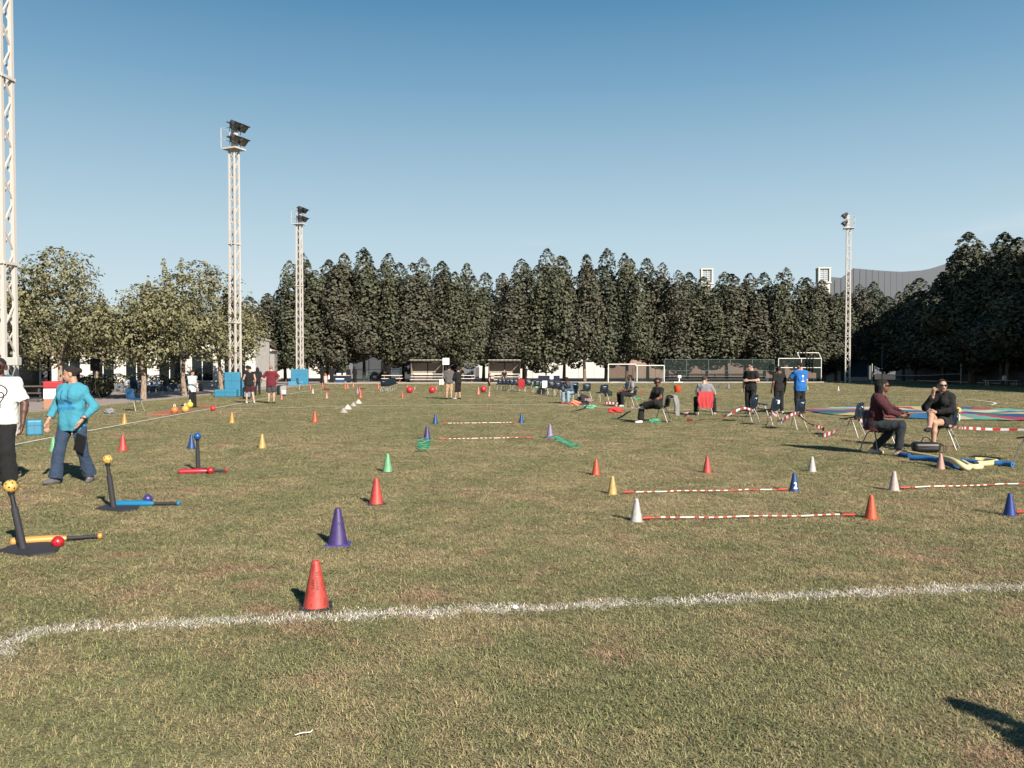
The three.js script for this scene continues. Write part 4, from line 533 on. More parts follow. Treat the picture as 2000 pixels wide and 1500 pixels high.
// ---------------------------------------------------------------- people: one continuous skin each, clothes and hair as parts
function surface(fn, lo, hi, cell) { // naive surface nets over a distance field
  const nx = Math.ceil((hi[0] - lo[0]) / cell) + 1, ny = Math.ceil((hi[1] - lo[1]) / cell) + 1, nz = Math.ceil((hi[2] - lo[2]) / cell) + 1, f = new Float32Array(nx * ny * nz);
  let i = 0; for (let z = 0; z < nz; z++) for (let y = 0; y < ny; y++) for (let x = 0; x < nx; x++) f[i++] = fn(lo[0] + x * cell, lo[1] + y * cell, lo[2] + z * cell);
  const id = new Int32Array(nx * ny * nz).fill(-1), pos = [], idx = [], at = (x, y, z) => x + nx * (y + ny * z);
  const C = [[0, 0, 0], [1, 0, 0], [0, 1, 0], [1, 1, 0], [0, 0, 1], [1, 0, 1], [0, 1, 1], [1, 1, 1]], E = [[0, 1], [2, 3], [4, 5], [6, 7], [0, 2], [1, 3], [4, 6], [5, 7], [0, 4], [1, 5], [2, 6], [3, 7]];
  for (let z = 0; z < nz - 1; z++) for (let y = 0; y < ny - 1; y++) for (let x = 0; x < nx - 1; x++) {
    const v = C.map((c) => f[at(x + c[0], y + c[1], z + c[2])]); let m = 0; for (let k = 0; k < 8; k++) if (v[k] < 0) m |= 1 << k; if (m === 0 || m === 255) continue;
    let sx = 0, sy = 0, sz = 0, n = 0; for (const [a, b] of E) if ((v[a] < 0) !== (v[b] < 0)) { const t = v[a] / (v[a] - v[b]); sx += C[a][0] + (C[b][0] - C[a][0]) * t; sy += C[a][1] + (C[b][1] - C[a][1]) * t; sz += C[a][2] + (C[b][2] - C[a][2]) * t; n++; }
    id[at(x, y, z)] = pos.length / 3; pos.push(lo[0] + (x + sx / n) * cell, lo[1] + (y + sy / n) * cell, lo[2] + (z + sz / n) * cell);
  }
  const quad = (a, b, c, d, flip) => { if (a < 0 || b < 0 || c < 0 || d < 0) return; flip ? idx.push(a, c, b, a, d, c) : idx.push(a, b, c, a, c, d); };
  for (let z = 1; z < nz - 1; z++) for (let y = 1; y < ny - 1; y++) for (let x = 1; x < nx - 1; x++) {
    const s = f[at(x, y, z)] < 0;
    if (s !== f[at(x + 1, y, z)] < 0) quad(id[at(x, y - 1, z - 1)], id[at(x, y, z - 1)], id[at(x, y, z)], id[at(x, y - 1, z)], !s);
    if (s !== f[at(x, y + 1, z)] < 0) quad(id[at(x - 1, y, z - 1)], id[at(x - 1, y, z)], id[at(x, y, z)], id[at(x, y, z - 1)], !s);
    if (s !== f[at(x, y, z + 1)] < 0) quad(id[at(x - 1, y - 1, z)], id[at(x, y - 1, z)], id[at(x, y, z)], id[at(x - 1, y, z)], !s);
  }
  const g = new THREE.BufferGeometry(); g.setAttribute('position', new THREE.Float32BufferAttribute(pos, 3)); g.setIndex(idx); g.computeVertexNormals(); return g;
}
const smin = (a, b, k) => { const h = Math.max(k - Math.abs(a - b), 0) / k; return Math.min(a, b) - h * h * k * 0.25; };
function bone(a, b, ra, rb, flat = 0) { // tapered capsule; flat = 1 cuts it square at b
  const dx = b[0] - a[0], dy = b[1] - a[1], dz = b[2] - a[2], L2 = dx * dx + dy * dy + dz * dz || 1e-9, L = Math.sqrt(L2);
  return { lo: [0, 1, 2].map((i) => Math.min(a[i] - ra, b[i] - rb)), hi: [0, 1, 2].map((i) => Math.max(a[i] + ra, b[i] + rb)), d: (x, y, z) => { const px = x - a[0], py = y - a[1], pz = z - a[2], q = (px * dx + py * dy + pz * dz) / L2, t = q < 0 ? 0 : q > 1 ? 1 : q, ex = px - dx * t, ey = py - dy * t, ez = pz - dz * t, d = Math.sqrt(ex * ex + ey * ey + ez * ez) - ra - (rb - ra) * t; return flat ? Math.max(d, (q - 1) * L) : d; } };
}
const blob = (c, r) => ({ lo: c.map((v, i) => v - r[i]), hi: c.map((v, i) => v + r[i]), d: (x, y, z) => { const px = (x - c[0]) / r[0], py = (y - c[1]) / r[1], pz = (z - c[2]) / r[2], k = Math.sqrt(px * px + py * py + pz * pz); return (k - 1) * Math.min(r[0], r[1], r[2]) * (k > 1.6 ? 1 : 1); } });
function solid(bones, cell, k = 0.04, after) {
  const lo = [9, 9, 9], hi = [-9, -9, -9], pad = cell * 2 + 0.02; for (const b of bones) for (let i = 0; i < 3; i++) { lo[i] = Math.min(lo[i], b.lo[i] - pad); hi[i] = Math.max(hi[i], b.hi[i] + pad); }
  const fn = (x, y, z) => { let d = 9; for (const b of bones) { const m = k + pad; if (x < b.lo[0] - m || x > b.hi[0] + m || y < b.lo[1] - m || y > b.hi[1] + m || z < b.lo[2] - m || z > b.hi[2] + m) continue; d = smin(d, b.d(x, y, z), k); } return after ? after(d, x, y, z) : d; };
  const g = surface(fn, lo, hi, cell); g.userData.fn = fn; return g;
}
const mix = (a, b, t) => a.map((v, i) => v + (b[i] - v) * t), sub = (a, b) => a.map((v, i) => v - b[i]), len = (a) => Math.hypot(...a), nrm = (a) => { const l = len(a) || 1; return a.map((v) => v / l); };
// a head (0.23 m tall) and a relaxed hand, each on a fine grid of its own
const headCache = new Map();
function headGeo(cell) {
  if (!headCache.has(cell)) headCache.set(cell, solid([blob([0, 0.035, -0.012], [0.076, 0.088, 0.094]), blob([0, -0.03, 0.022], [0.062, 0.075, 0.070]), blob([0, -0.078, 0.042], [0.036, 0.03, 0.036]), bone([0, -0.06, -0.03], [0, -0.16, -0.035], 0.052, 0.056), bone([0, 0.012, 0.082], [0, -0.024, 0.102], 0.009, 0.013), blob([0.015, -0.03, 0.09], [0.01, 0.008, 0.012]), blob([-0.015, -0.03, 0.09], [0.01, 0.008, 0.012]), bone([-0.034, 0.028, 0.074], [0.034, 0.028, 0.074], 0.012, 0.012), blob([0.077, -0.004, -0.008], [0.011, 0.032, 0.02]), blob([-0.077, -0.004, -0.008], [0.011, 0.032, 0.02]), bone([-0.02, -0.056, 0.082], [0.02, -0.056, 0.082], 0.008, 0.008)], cell, 0.018, (d, x, y, z) => Math.max(d, 0.012 - Math.hypot((Math.abs(x) - 0.031) * 0.7, y - 0.009, z - 0.094))));
  return headCache.get(cell);
}
let handProto;
function handGeo() { // wrist at the origin, fingers along +y, palm towards +z, thumb on +x
  if (!handProto) {
    const b = [bone([0, -0.03, 0], [0, 0.02, 0], 0.026, 0.027), bone([-0.02, 0.03, 0], [-0.024, 0.082, 0.004], 0.02, 0.015), bone([0.014, 0.025, 0], [0.024, 0.085, 0.004], 0.022, 0.015), bone([0, 0.03, 0], [0, 0.086, 0.002], 0.02, 0.015), bone([0.02, 0.022, 0.008], [0.05, 0.058, 0.02], 0.016, 0.0115), bone([0.05, 0.058, 0.02], [0.054, 0.09, 0.03], 0.0112, 0.0085)];
    for (const [x, L, c] of [[0.028, 0.068, 0.9], [0.0085, 0.077, 1], [-0.011, 0.072, 1.05], [-0.0295, 0.056, 1.2]]) { const y = 0.086, m = [x * 1.06, y + L * 0.5, 0.008 * c], e = [x * 1.08, y + L * 0.84, 0.026 * c], t = [x * 1.07, y + L * 0.98, 0.045 * c]; b.push(bone([x, y, 0.002], m, 0.0095, 0.0088), bone(m, e, 0.0088, 0.008), bone(e, t, 0.008, 0.0068)); }
    handProto = solid(b, 0.0042, 0.006);
  }
  return handProto;
}
const skinMats = new Map(), skinMat = (hex) => { if (!skinMats.has(hex)) skinMats.set(hex, new THREE.MeshPhysicalMaterial({ vertexColors: true, roughness: 0.55, side: THREE.DoubleSide })); return skinMats.get(hex); };
const clothMats = new Map(), cloth = (hex, k = 0.62) => { const key = hex + k; if (!clothMats.has(key)) clothMats.set(key, new THREE.MeshStandardMaterial({ color: S(hex, k), roughness: 0.95, side: THREE.DoubleSide })); return clothMats.get(key); };
const STAND = { hipL: [0.09, 0.93, 0], hipR: [-0.09, 0.93, 0], kneeL: [0.11, 0.5, 0.02], kneeR: [-0.11, 0.5, 0.02], ankL: [0.12, 0.085, -0.02], ankR: [-0.12, 0.085, -0.02], shL: [0.185, 1.42, 0], shR: [-0.185, 1.42, 0], neck: [0, 1.475, -0.005], elL: [0.25, 1.14, -0.03], elR: [-0.25, 1.14, -0.03], wrL: [0.265, 0.89, 0.05], wrR: [-0.265, 0.89, 0.05] };
const SIT = { hipL: [0.1, 0.53, 0], hipR: [-0.1, 0.53, 0], kneeL: [0.13, 0.53, 0.43], kneeR: [-0.13, 0.53, 0.43], ankL: [0.13, 0.085, 0.42], ankR: [-0.13, 0.085, 0.42], shL: [0.185, 1.0, -0.04], shR: [-0.185, 1.0, -0.04], neck: [0, 1.06, -0.03], elL: [0.25, 0.74, 0.04], elR: [-0.25, 0.74, 0.04], wrL: [0.15, 0.64, 0.26], wrR: [-0.15, 0.64, 0.26] };
function person(o) {
  const K = o.bust ? 0.88 : 1, j = { ...(o.sit ? SIT : STAND), ...o.j }, s = o.scale ?? 1, cell = o.cell ?? 0.018, B = o.bulk ?? 1, F1 = o.flare ?? 0, t = thing('person', o.label, 'person', o.at, o.turn ?? 0, o.group);
  t.scale.setScalar(s); if (o.bust) for (const k of ['shL', 'shR']) j[k] = [j[k][0] * 0.88, j[k][1] - 0.005, j[k][2]];
  const pel = mix(j.hipL, j.hipR, 0.5), up = nrm(sub(j.neck, pel)), headAt = o.head?.at ?? j.neck.map((v, i) => v + up[i] * 0.06 + [0, 0.085, 0.02][i]);
  const tL = mix(j.shL, j.shR, 0.3), tR = mix(j.shR, j.shL, 0.3), hL = mix(j.hipL, j.hipR, 0.18), hR = mix(j.hipR, j.hipL, 0.18), waist = mix(pel, j.neck, 0.36);
  const torso = (e) => [bone(hL, mix(hL, tL, 0.5), 0.112 * B + e, 0.098 * B + e), bone(hR, mix(hR, tR, 0.5), 0.112 * B + e, 0.098 * B + e), bone(mix(hL, tL, 0.5), tL, 0.098 * B + e, 0.092 * B + e), bone(mix(hR, tR, 0.5), tR, 0.098 * B + e, 0.092 * B + e), bone(tL, j.shL, 0.07 + e, 0.052 + e), bone(tR, j.shR, 0.07 + e, 0.052 + e), bone(waist, mix(pel, j.neck, 0.8), 0.09 * B + e, 0.09 * B + e), ...(o.bust ? [blob(mix(mix(tL, pel, 0.22), tL, 0.2).map((v, i) => v + [0.02, 0, 0.085][i]), [0.075 + e, 0.075 + e, 0.07 + e]), blob(mix(mix(tR, pel, 0.22), tR, 0.2).map((v, i) => v + [-0.02, 0, 0.085][i]), [0.075 + e, 0.075 + e, 0.07 + e])] : [])];
  const foot = (a, toe) => toe ?? [a[0] * 1.15, Math.max(0.03, a[1] - 0.05), a[2] + 0.15], toeL = foot(j.ankL, j.toeL), toeR = foot(j.ankR, j.toeR);
  const limb = (h, k, a, e) => [bone(h, k, 0.088 * B + e, 0.058 * B + e), bone(k, mix(k, a, 0.35), 0.056 * B + e, 0.054 * B + e), bone(mix(k, a, 0.35), a, 0.054 * B + e, 0.038 + e)];
  const arm = (a, b, c, e) => [bone(a, b, 0.052 * B + e, 0.041 * B + e), bone(b, mix(b, c, 0.3), 0.042 * B + e, 0.041 * B + e), bone(mix(b, c, 0.3), c, 0.04 * B + e, 0.026 + e)];
  // skin
  const skin = S(o.skin ?? '#d9a98c', 0.5), geos = [solid([...torso(-0.012), ...limb(j.hipL, j.kneeL, j.ankL, -0.004), ...limb(j.hipR, j.kneeR, j.ankR, -0.004), ...arm(j.shL, j.elL, j.wrL, 0), ...arm(j.shR, j.elR, j.wrR, 0), bone(mix(pel, j.neck, 0.85), j.neck, 0.07, 0.058), bone(j.neck, mix(j.neck, headAt, 0.6), 0.055, 0.05), bone(j.ankL, toeL, 0.035, 0.025), bone(j.ankR, toeR, 0.035, 0.025)], cell, 0.03)];
  const yaw = o.head?.yaw ?? 0, pitch = o.head?.pitch ?? 0, HM = new THREE.Matrix4().makeRotationFromEuler(new THREE.Euler(pitch, yaw, o.head?.roll ?? 0, 'YXZ')).setPosition(...headAt);
  const hc = cell < 0.016 ? 0.0045 : 0.007, hg = headGeo(hc), head = hg.clone(), lips = S(o.lips ?? '#b06a5c', 0.55), hairC = S(o.hair?.hex ?? '#2a1d17', 0.5);
  const colorize = (g, fn) => { const p = g.attributes.position, c = new Float32Array(p.count * 3), q = new THREE.Color(); for (let i = 0; i < p.count; i++) { fn(p.getX(i), p.getY(i), p.getZ(i), q); c.set([q.r, q.g, q.b], i * 3); } g.setAttribute('color', new THREE.BufferAttribute(c, 3)); return g; };
  colorize(head, (x, y, z, q) => { q.copy(skin); const ax = Math.abs(x); if (z > 0.06 && Math.abs(y + 0.056) < 0.009 && ax < 0.026) q.copy(o.smile && Math.abs(y + 0.055) < 0.006 ? S('#f4efe8', 0.8) : lips); else if (z > 0.05 && Math.abs(y - 0.036 + ax * 0.1) < 0.0055 && ax > 0.014 && ax < 0.05) q.copy(hairC); else if (z > 0.06 && Math.hypot((ax - 0.031) * 0.75, y - 0.009) < 0.0085) q.copy(Math.abs(ax - 0.031) < 0.006 ? S('#1c120c', 0.6) : S('#e8e2da', 0.7)); else if (o.beard && y < -0.035 && z > -0.01 && y > -0.11 && !(Math.abs(y + 0.056) < 0.012 && ax < 0.028 && z > 0.06)) q.lerp(hairC, o.beard); });
  colorize(geos[0], (x, y, z, q) => { q.copy(skin); }); head.applyMatrix4(HM); geos.push(head);
  for (const side of ['L', 'R']) {
    const el = V3(...j['el' + side]), w = V3(...j['wr' + side]), d = (o['hand' + side] ? V3(...o['hand' + side]) : w.clone().sub(el)).normalize(), palm = V3(...(o['palm' + side] ?? [side === 'L' ? -1 : 1, 0, 0.35])), x = V3().crossVectors(d, palm).normalize(), z = V3().crossVectors(x, d).normalize();
    const g = handGeo().clone(); if (side === (o.thumbFlip ? 'R' : 'L')) g.scale(-1, 1, 1); if (side === (o.thumbFlip ? 'R' : 'L')) { const a = g.index.array; for (let i = 0; i < a.length; i += 3) { const q = a[i]; a[i] = a[i + 1]; a[i + 1] = q; } }
    g.applyMatrix4(new THREE.Matrix4().makeBasis(x, d, z).setPosition(w)); g.computeVertexNormals(); geos.push(colorize(g, (a, b, c, q) => q.copy(skin)));
  }
  const body = new THREE.Mesh(mergeGeometries(geos.map((g) => { const q = g.toNonIndexed(); for (const k of Object.keys(q.attributes)) if (!['position', 'normal', 'color'].includes(k)) q.deleteAttribute(k); return q; })), skinMat(o.skin ?? 'a')); body.name = 'body'; body.castShadow = body.receiveShadow = true; t.add(body);
  // trousers or shorts
  const folds = (amp, fr, seed) => (d, x, y, z) => d > 0.06 || d < -0.06 ? d : d + amp * noise.noise(x * fr + seed, y * fr * 0.6, z * fr) + amp * 0.6 * noise.noise(x * fr * 2.1, y * fr * 1.9 + x * 9 + seed, z * fr * 2.1);
  const legLen = o.bottom.len ?? 2, cut = (h, k, a, e, ex) => legLen <= 1 ? [bone(h, mix(h, k, legLen), 0.1 * B + e, 0.085 * B + e + ex, 1)] : [bone(h, k, 0.098 * B + e, 0.07 * B + e), bone(k, mix(k, a, legLen - 1), 0.068 * B + e, 0.055 + e + ex, 1)];
  part(t, legLen < 1.2 ? 'shorts' : 'trousers', solid([bone(hL, hR, 0.112 * B, 0.112 * B), bone(pel, mix(pel, waist, 0.6), 0.1 * B, 0.1 * B), ...cut(j.hipL, j.kneeL, j.ankL, 0.012, F1), ...cut(j.hipR, j.kneeR, j.ankR, 0.012, F1)], cell, 0.03, folds(0.013, 13, 3)), cloth(o.bottom.hex, o.bottom.k));
  // top
  const sl = o.top.sleeve ?? 0.75, sleeve = (a, b, c) => sl <= 0 ? [] : sl <= 1 ? [bone(a, mix(a, b, sl), 0.066 * B * K, 0.066 * B, 1)] : [bone(a, b, 0.068 * B * K, 0.061 * B), bone(b, mix(b, c, sl - 1), 0.061 * B, 0.05, 1)];
  const hem = o.top.hem ?? 0.12, hemAt = pel.map((v, i) => v - up[i] * hem), nk = j.neck.map((v, i) => v + up[i] * 0.02), fo = folds(o.top.fold ?? 0.014, 11, 7);
  const longer = hem > 0.06 ? [bone(hL, hL.map((v, i) => v - up[i] * (hem + 0.03)), 0.13 * B, 0.138 * B), bone(hR, hR.map((v, i) => v - up[i] * (hem + 0.03)), 0.13 * B, 0.138 * B)] : [];
  const topGeo = solid([...torso(0.016 + (o.top.loose ?? 0)), ...longer, ...sleeve(j.shL, j.elL, j.wrL), ...sleeve(j.shR, j.elR, j.wrR), ...(o.top.hood ? [bone(j.neck.map((v, i) => v + [-0.07, -0.01, -0.05][i]), j.neck.map((v, i) => v + [0.07, -0.01, -0.05][i]), 0.055, 0.055), bone(j.neck.map((v, i) => v + [-0.075, -0.02, -0.01][i]), j.neck.map((v, i) => v + [-0.03, -0.07, 0.075][i]), 0.035, 0.025), bone(j.neck.map((v, i) => v + [0.075, -0.02, -0.01][i]), j.neck.map((v, i) => v + [0.03, -0.07, 0.075][i]), 0.035, 0.025)] : [])], cell, 0.04, (d, x, y, z) => {
    d = fo(d, x, y, z); const torsoSide = Math.hypot(x - pel[0], z - pel[2]); const h = (hemAt[0] - x) * up[0] + (hemAt[1] - y) * up[1] + (hemAt[2] - z) * up[2]; if (!(sl > 1 && torsoSide > 0.26 * B)) d = Math.max(d, h);
    const n = (x - nk[0]) * up[0] + (y - nk[1]) * up[1] + (z - nk[2]) * up[2]; if (!o.top.hood) d = Math.max(d, n); if (n > -0.09) d = Math.max(d, (o.top.hood ? 0.058 : 0.064) - Math.hypot(x - nk[0], (z - nk[2]) - (o.top.hood ? 0.02 : 0.01))); return d; });
  const top = part(t, o.top.name ?? 'shirt', topGeo, cloth(o.top.hex, o.top.k)); t.topFn = topGeo.userData.fn;
  // shoes
  const shoe = (a, toe) => { const d = sub(toe, a), back = a.map((v, i) => v - [d[0], 0, d[2]][i] * 0.28), heel = [back[0], toe[1] + 0.006 + Math.max(0, a[1] - toe[1] - 0.055), back[2]]; return solid([bone(heel, mix(heel, toe, 0.55), 0.041, 0.044), bone(mix(heel, toe, 0.55), toe, 0.044, 0.033), bone([a[0], a[1] - 0.01, a[2]], mix(heel, toe, 0.5), 0.044, 0.038)], Math.min(cell, 0.013), 0.02, toe[1] < 0.06 ? (q, x, y, z) => Math.max(q, 0.004 - y) : undefined); };
  part(t, 'shoe', shoe(j.ankL, toeL), cloth(o.shoes ?? '#2a2a2c')); part(t, 'shoe', shoe(j.ankR, toeR), cloth(o.shoesR ?? o.shoes ?? '#2a2a2c'));
  // hair
  const st = o.hair?.style ?? 'short', hb = [blob([0, 0.04, -0.018], [0.082, 0.094, 0.099])]; let th = 0.03;
  if (st === 'bun') hb.push(blob([0, 0.045, -0.135], [0.042, 0.04, 0.038])); if (st === 'long') hb.push(bone([0.05, 0, -0.06], [0.07, -0.24, -0.07], 0.055, 0.04), bone([-0.05, 0, -0.06], [-0.07, -0.24, -0.07], 0.055, 0.04), bone([0, 0, -0.08], [0, -0.27, -0.09], 0.06, 0.05)); if (st === 'cap') hb.push(blob([0, 0.08, 0.0], [0.086, 0.06, 0.1])); if (st === 'bushy') hb.push(blob([0, 0.05, -0.03], [0.105, 0.105, 0.115]));
  if (st !== 'none') part(t, 'hair', solid(hb, hc * 1.2, 0.03, (d, x, y, z) => { d += 0.006 * noise.noise(x * 70, y * 18, z * 70) + (st === 'long' ? 0.008 * noise.noise(x * 40 + 5, y * 6, z * 40) : 0); const face = Math.max(-(z - 0.025 - Math.max(0, 0.02 - y) * -0.2), y - (st === 'short' ? 0.082 : 0.075) + Math.abs(x) * 0.35); d = Math.max(d, -face * 0.9); if (st !== 'long') { const low = y + (z < -0.02 ? 0.085 : 0.085 - (z + 0.02) * 2.2) - (st === 'short' ? 0.012 : 0); d = Math.max(d, -low); } return d; }).applyMatrix4(HM), cloth(o.hair?.hex ?? '#2a1d17', 0.5));
  if (o.glasses) { const gl = part(t, 'sunglasses', merge([rbox(0.058, 0.036, 0.012, 0.006, -0.033, 0.012, 0.096), rbox(0.058, 0.036, 0.012, 0.006, 0.033, 0.012, 0.096), box(0.02, 0.008, 0.01, 0, 0.018, 0.1), box(0.006, 0.012, 0.1, -0.075, 0.016, 0.045), box(0.006, 0.012, 0.1, 0.075, 0.016, 0.045)]).applyMatrix4(HM), mat('#0b0b0d', 0.2)); }
  t.frame = { pel, up, headAt, HM }; return t;
}
function chestPrint(t, w, h, y0, draw, res = [512, 384], x0 = 0, dir = 1) { // print that follows the cloth: a grid let down onto the shirt
  const fn = t.topFn, pos = [], uv = [], idx = [], N = 26, M = 20; let ok = [];
  for (let k = 0; k <= M; k++) for (let i = 0; i <= N; i++) { const x = x0 + (i / N - 0.5) * w, y = y0 + (k / M - 0.5) * h; let z = 0.5 * dir; for (let s = 0; s < 60; s++) { const d = fn(x, y, z); if (d < 0.0025) break; z -= dir * Math.min(Math.max(d, 0.001), 0.03) * 0.8; } pos.push(x, y, z + 0.002 * dir); uv.push(dir > 0 ? i / N : 1 - i / N, k / M); }
  for (let k = 0; k < M; k++) for (let i = 0; i < N; i++) { const q = k * (N + 1) + i; idx.push(q, q + 1, q + N + 1, q + 1, q + N + 2, q + N + 1); }
  const g = new THREE.BufferGeometry(); g.setAttribute('position', new THREE.Float32BufferAttribute(pos, 3)); g.setAttribute('uv', new THREE.Float32BufferAttribute(uv, 2)); g.setIndex(idx); g.computeVertexNormals();
  part(t, 'print', g, new THREE.MeshStandardMaterial({ map: canvasTex(res[0], res[1], draw), transparent: true, alphaTest: 0.35, roughness: 0.95, side: THREE.DoubleSide }));
}
const BROWN = '#8a5a42', DARK = '#6b4433', FAIR = '#e0ad92', PALE = '#e6b8a0';
// the two people walking in from the left
const manWhite = person({ at: G(2, 951), turn: 0.1, scale: 1.045, cell: 0.012, bulk: 1.13, skin: DARK, hair: { hex: '#17110f', style: 'short' }, beard: 0.75, smile: true, glasses: true, label: 'man in white printed T-shirt and sunglasses at the left edge', j: { elL: [0.31, 1.12, -0.02], wrL: [0.315, 0.86, 0.06], elR: [-0.3, 1.12, -0.02], wrR: [-0.31, 0.86, 0.06], ankL: [0.15, 0.085, 0.06], kneeL: [0.13, 0.5, 0.1], ankR: [-0.1, 0.085, -0.12] }, top: { hex: '#f3f1ee', k: 0.66, sleeve: 0.85, hem: 0.08, loose: 0.025, fold: 0.014 }, bottom: { hex: '#1b1a1c', k: 0.45, len: 1.96 }, flare: 0.035, shoes: '#cfc8bd', head: { yaw: 0.1, pitch: 0.02 } });
chestPrint(manWhite, 0.34, 0.46, 1.2, (q) => { q.strokeStyle = '#2f2f33'; q.lineCap = 'round'; q.lineWidth = 22; q.beginPath(); q.moveTo(205, 60); q.bezierCurveTo(330, 60, 400, 190, 300, 270); q.bezierCurveTo(220, 330, 150, 250, 215, 205); q.bezierCurveTo(280, 170, 330, 260, 280, 330); q.bezierCurveTo(240, 400, 150, 440, 120, 520); q.stroke(); q.lineWidth = 12; q.beginPath(); q.moveTo(190, 90); q.bezierCurveTo(100, 140, 150, 300, 230, 380); q.bezierCurveTo(260, 420, 250, 500, 190, 560); q.stroke(); q.lineWidth = 6; q.strokeStyle = '#77767a'; q.beginPath(); q.moveTo(260, 40); q.bezierCurveTo(360, 20, 420, 60, 440, 120); q.stroke(); }, [512, 640], 0.09);
const womanTeal = person({ at: G(143, 943.5), turn: -0.12, scale: 0.96, cell: 0.011, bulk: 0.99, bust: true, skin: FAIR, hair: { hex: '#2c1f1a', style: 'bun' }, label: 'woman in turquoise lettered hoodie and blue jeans walking', j: { hipL: [0.1, 0.93, 0], hipR: [-0.1, 0.93, 0], kneeR: [-0.14, 0.5, 0.12], ankR: [-0.19, 0.085, 0.16], toeR: [-0.25, 0.045, 0.3], kneeL: [0.16, 0.52, 0.02], ankL: [0.18, 0.095, -0.16], toeL: [0.22, 0.03, -0.02], elR: [-0.29, 1.14, 0.0], wrR: [-0.31, 0.95, 0.13], elL: [0.34, 1.16, -0.03], wrL: [0.25, 0.97, 0.15] }, handR: [-0.2, -1, 0.1], handL: [-0.45, -1, 0.2], top: { name: 'hoodie', hex: '#4fb0cb', k: 0.5, sleeve: 1.72, hem: 0.13, hood: true, loose: 0.02, fold: 0.010 }, bottom: { hex: '#3a4f6c', k: 0.5, len: 1.97 }, flare: 0.028, shoes: '#6b6a6c', head: { yaw: -1.05, pitch: 0.12, at: [-0.01, 1.655, 0.03] } });
chestPrint(womanTeal, 0.3, 0.2, 1.2, (q) => { q.fillStyle = '#0f5ea6'; q.font = 'bold 104px sans-serif'; q.textAlign = 'center'; q.fillText('UNDER', 256, 150); q.fillText('ARMOUR', 256, 262, 500); q.strokeStyle = '#0f5ea6'; q.lineWidth = 9; q.beginPath(); q.arc(256, 12, 20, 0.35, Math.PI - 0.35); q.stroke(); q.beginPath(); q.arc(256, 52, 20, Math.PI + 0.35, -0.35); q.stroke(); }, [512, 300]);
{ const W = womanTeal; for (const x of [-0.055, 0.05]) { const P = []; for (let y = 1.42; y > 1.26; y -= 0.02) { let z = 0.4; for (let s = 0; s < 80 && W.topFn(x, y, z) > 0.004; s++) z -= 0.004; P.push([x + (1.42 - y) * x * 0.3, y, z]); } part(W, 'drawstring', tube(P, 0.006, 20, 6), cloth('#155a94')); } part(W, 'wristband', new THREE.TorusGeometry(0.034, 0.012, 8, 20).rotateX(1.1).translate(0.262, 0.99, 0.13), mat('#17171a', 0.6)); }
{ const t = thing('black_folder', 'floppy black folder held by the woman in the turquoise hoodie', 'folder', womanTeal.position.clone().add(V3(0.19, 0.6, 0.16)), -0.2); const g = new RoundedBoxGeometry(0.17, 0.27, 0.02, 5, 0.008), a = g.attributes.position; for (let i = 0; i < a.count; i++) { const x = a.getX(i), y = a.getY(i); a.setZ(i, a.getZ(i) + 0.8 * x * x + 0.02 * Math.sin(y * 12)); } g.computeVertexNormals(); part(t, 'cover', g.rotateZ(-0.35), mat('#101013', 0.6)); part(t, 'clasp', rbox(0.05, 0.016, 0.014, 0.004, 0.02, 0.11, 0.02), mat('#2b2b30', 0.4)); }
// people farther off
person({ at: G(376, 796), turn: 1.15, scale: 0.87, cell: 0.022, skin: FAIR, hair: { hex: '#1d1512', style: 'long' }, label: 'woman in pale grey top and black trousers holding a phone', top: { hex: '#cfd5dc', k: 0.7, sleeve: 1.8, hem: 0.2, loose: 0.03 }, bottom: { hex: '#161618', k: 0.42 }, flare: 0.05, shoes: '#222', j: { elR: [-0.23, 1.15, 0.06], wrR: [-0.12, 1.12, 0.28], wrL: [0.24, 0.9, 0.08] }, head: { pitch: 0.3 } });
person({ at: G(488, 788), turn: Math.PI + 0.6, scale: 0.97, cell: 0.022, bulk: 1.0, skin: PALE, hair: { hex: '#2a201c' }, label: 'person in black tank top and maroon shorts seen from behind', top: { hex: '#18181b', k: 0.42, sleeve: 0.0, hem: 0.1 }, bottom: { hex: '#4a1622', k: 0.6, len: 0.85 }, flare: 0.02, shoes: '#d8d4cf', j: { elL: [0.27, 1.15, 0.06], wrL: [0.2, 1.02, 0.26], kneeL: [0.1, 0.5, 0.12], ankL: [0.12, 0.085, 0.1], ankR: [-0.14, 0.1, -0.2], kneeR: [-0.12, 0.5, -0.04] }, head: { pitch: 0.2 } });
person({ at: G(530, 788), turn: Math.PI - 0.05, scale: 0.985, cell: 0.022, bulk: 1.17, skin: PALE, hair: { hex: '#b38a72', style: 'short' }, label: 'man in maroon T-shirt and grey shorts with hands on hips', top: { hex: '#7a1f30', k: 0.6, sleeve: 0.8, hem: 0.14, loose: 0.015 }, bottom: { hex: '#4b4b50', k: 0.55, len: 0.9 }, flare: 0.03, shoes: '#3a3532', j: { elL: [0.42, 1.15, -0.04], wrL: [0.2, 1.0, 0.05], elR: [-0.42, 1.15, -0.04], wrR: [-0.2, 1.0, 0.05] } });
person({ at: G(484, 775), turn: 2.6, scale: 0.98, cell: 0.03, skin: BROWN, hair: { hex: '#15100e', style: 'bushy' }, label: 'person in dark clothes left of the blue padded tower group', group: 'onlookers in dark clothes', top: { hex: '#1a1a1e', k: 0.42, sleeve: 1.6, hem: 0.12 }, bottom: { hex: '#1c1c22', k: 0.42 }, shoes: '#222' }); person({ at: G(503, 772), turn: 3.6, scale: 0.93, cell: 0.03, skin: BROWN, hair: { hex: '#15100e', style: 'long' }, label: 'person in dark clothes between the tank top and maroon people', group: 'onlookers in dark clothes', top: { hex: '#202024', k: 0.42, sleeve: 1.7, hem: 0.12 }, bottom: { hex: '#24242a', k: 0.42 }, shoes: '#222' });
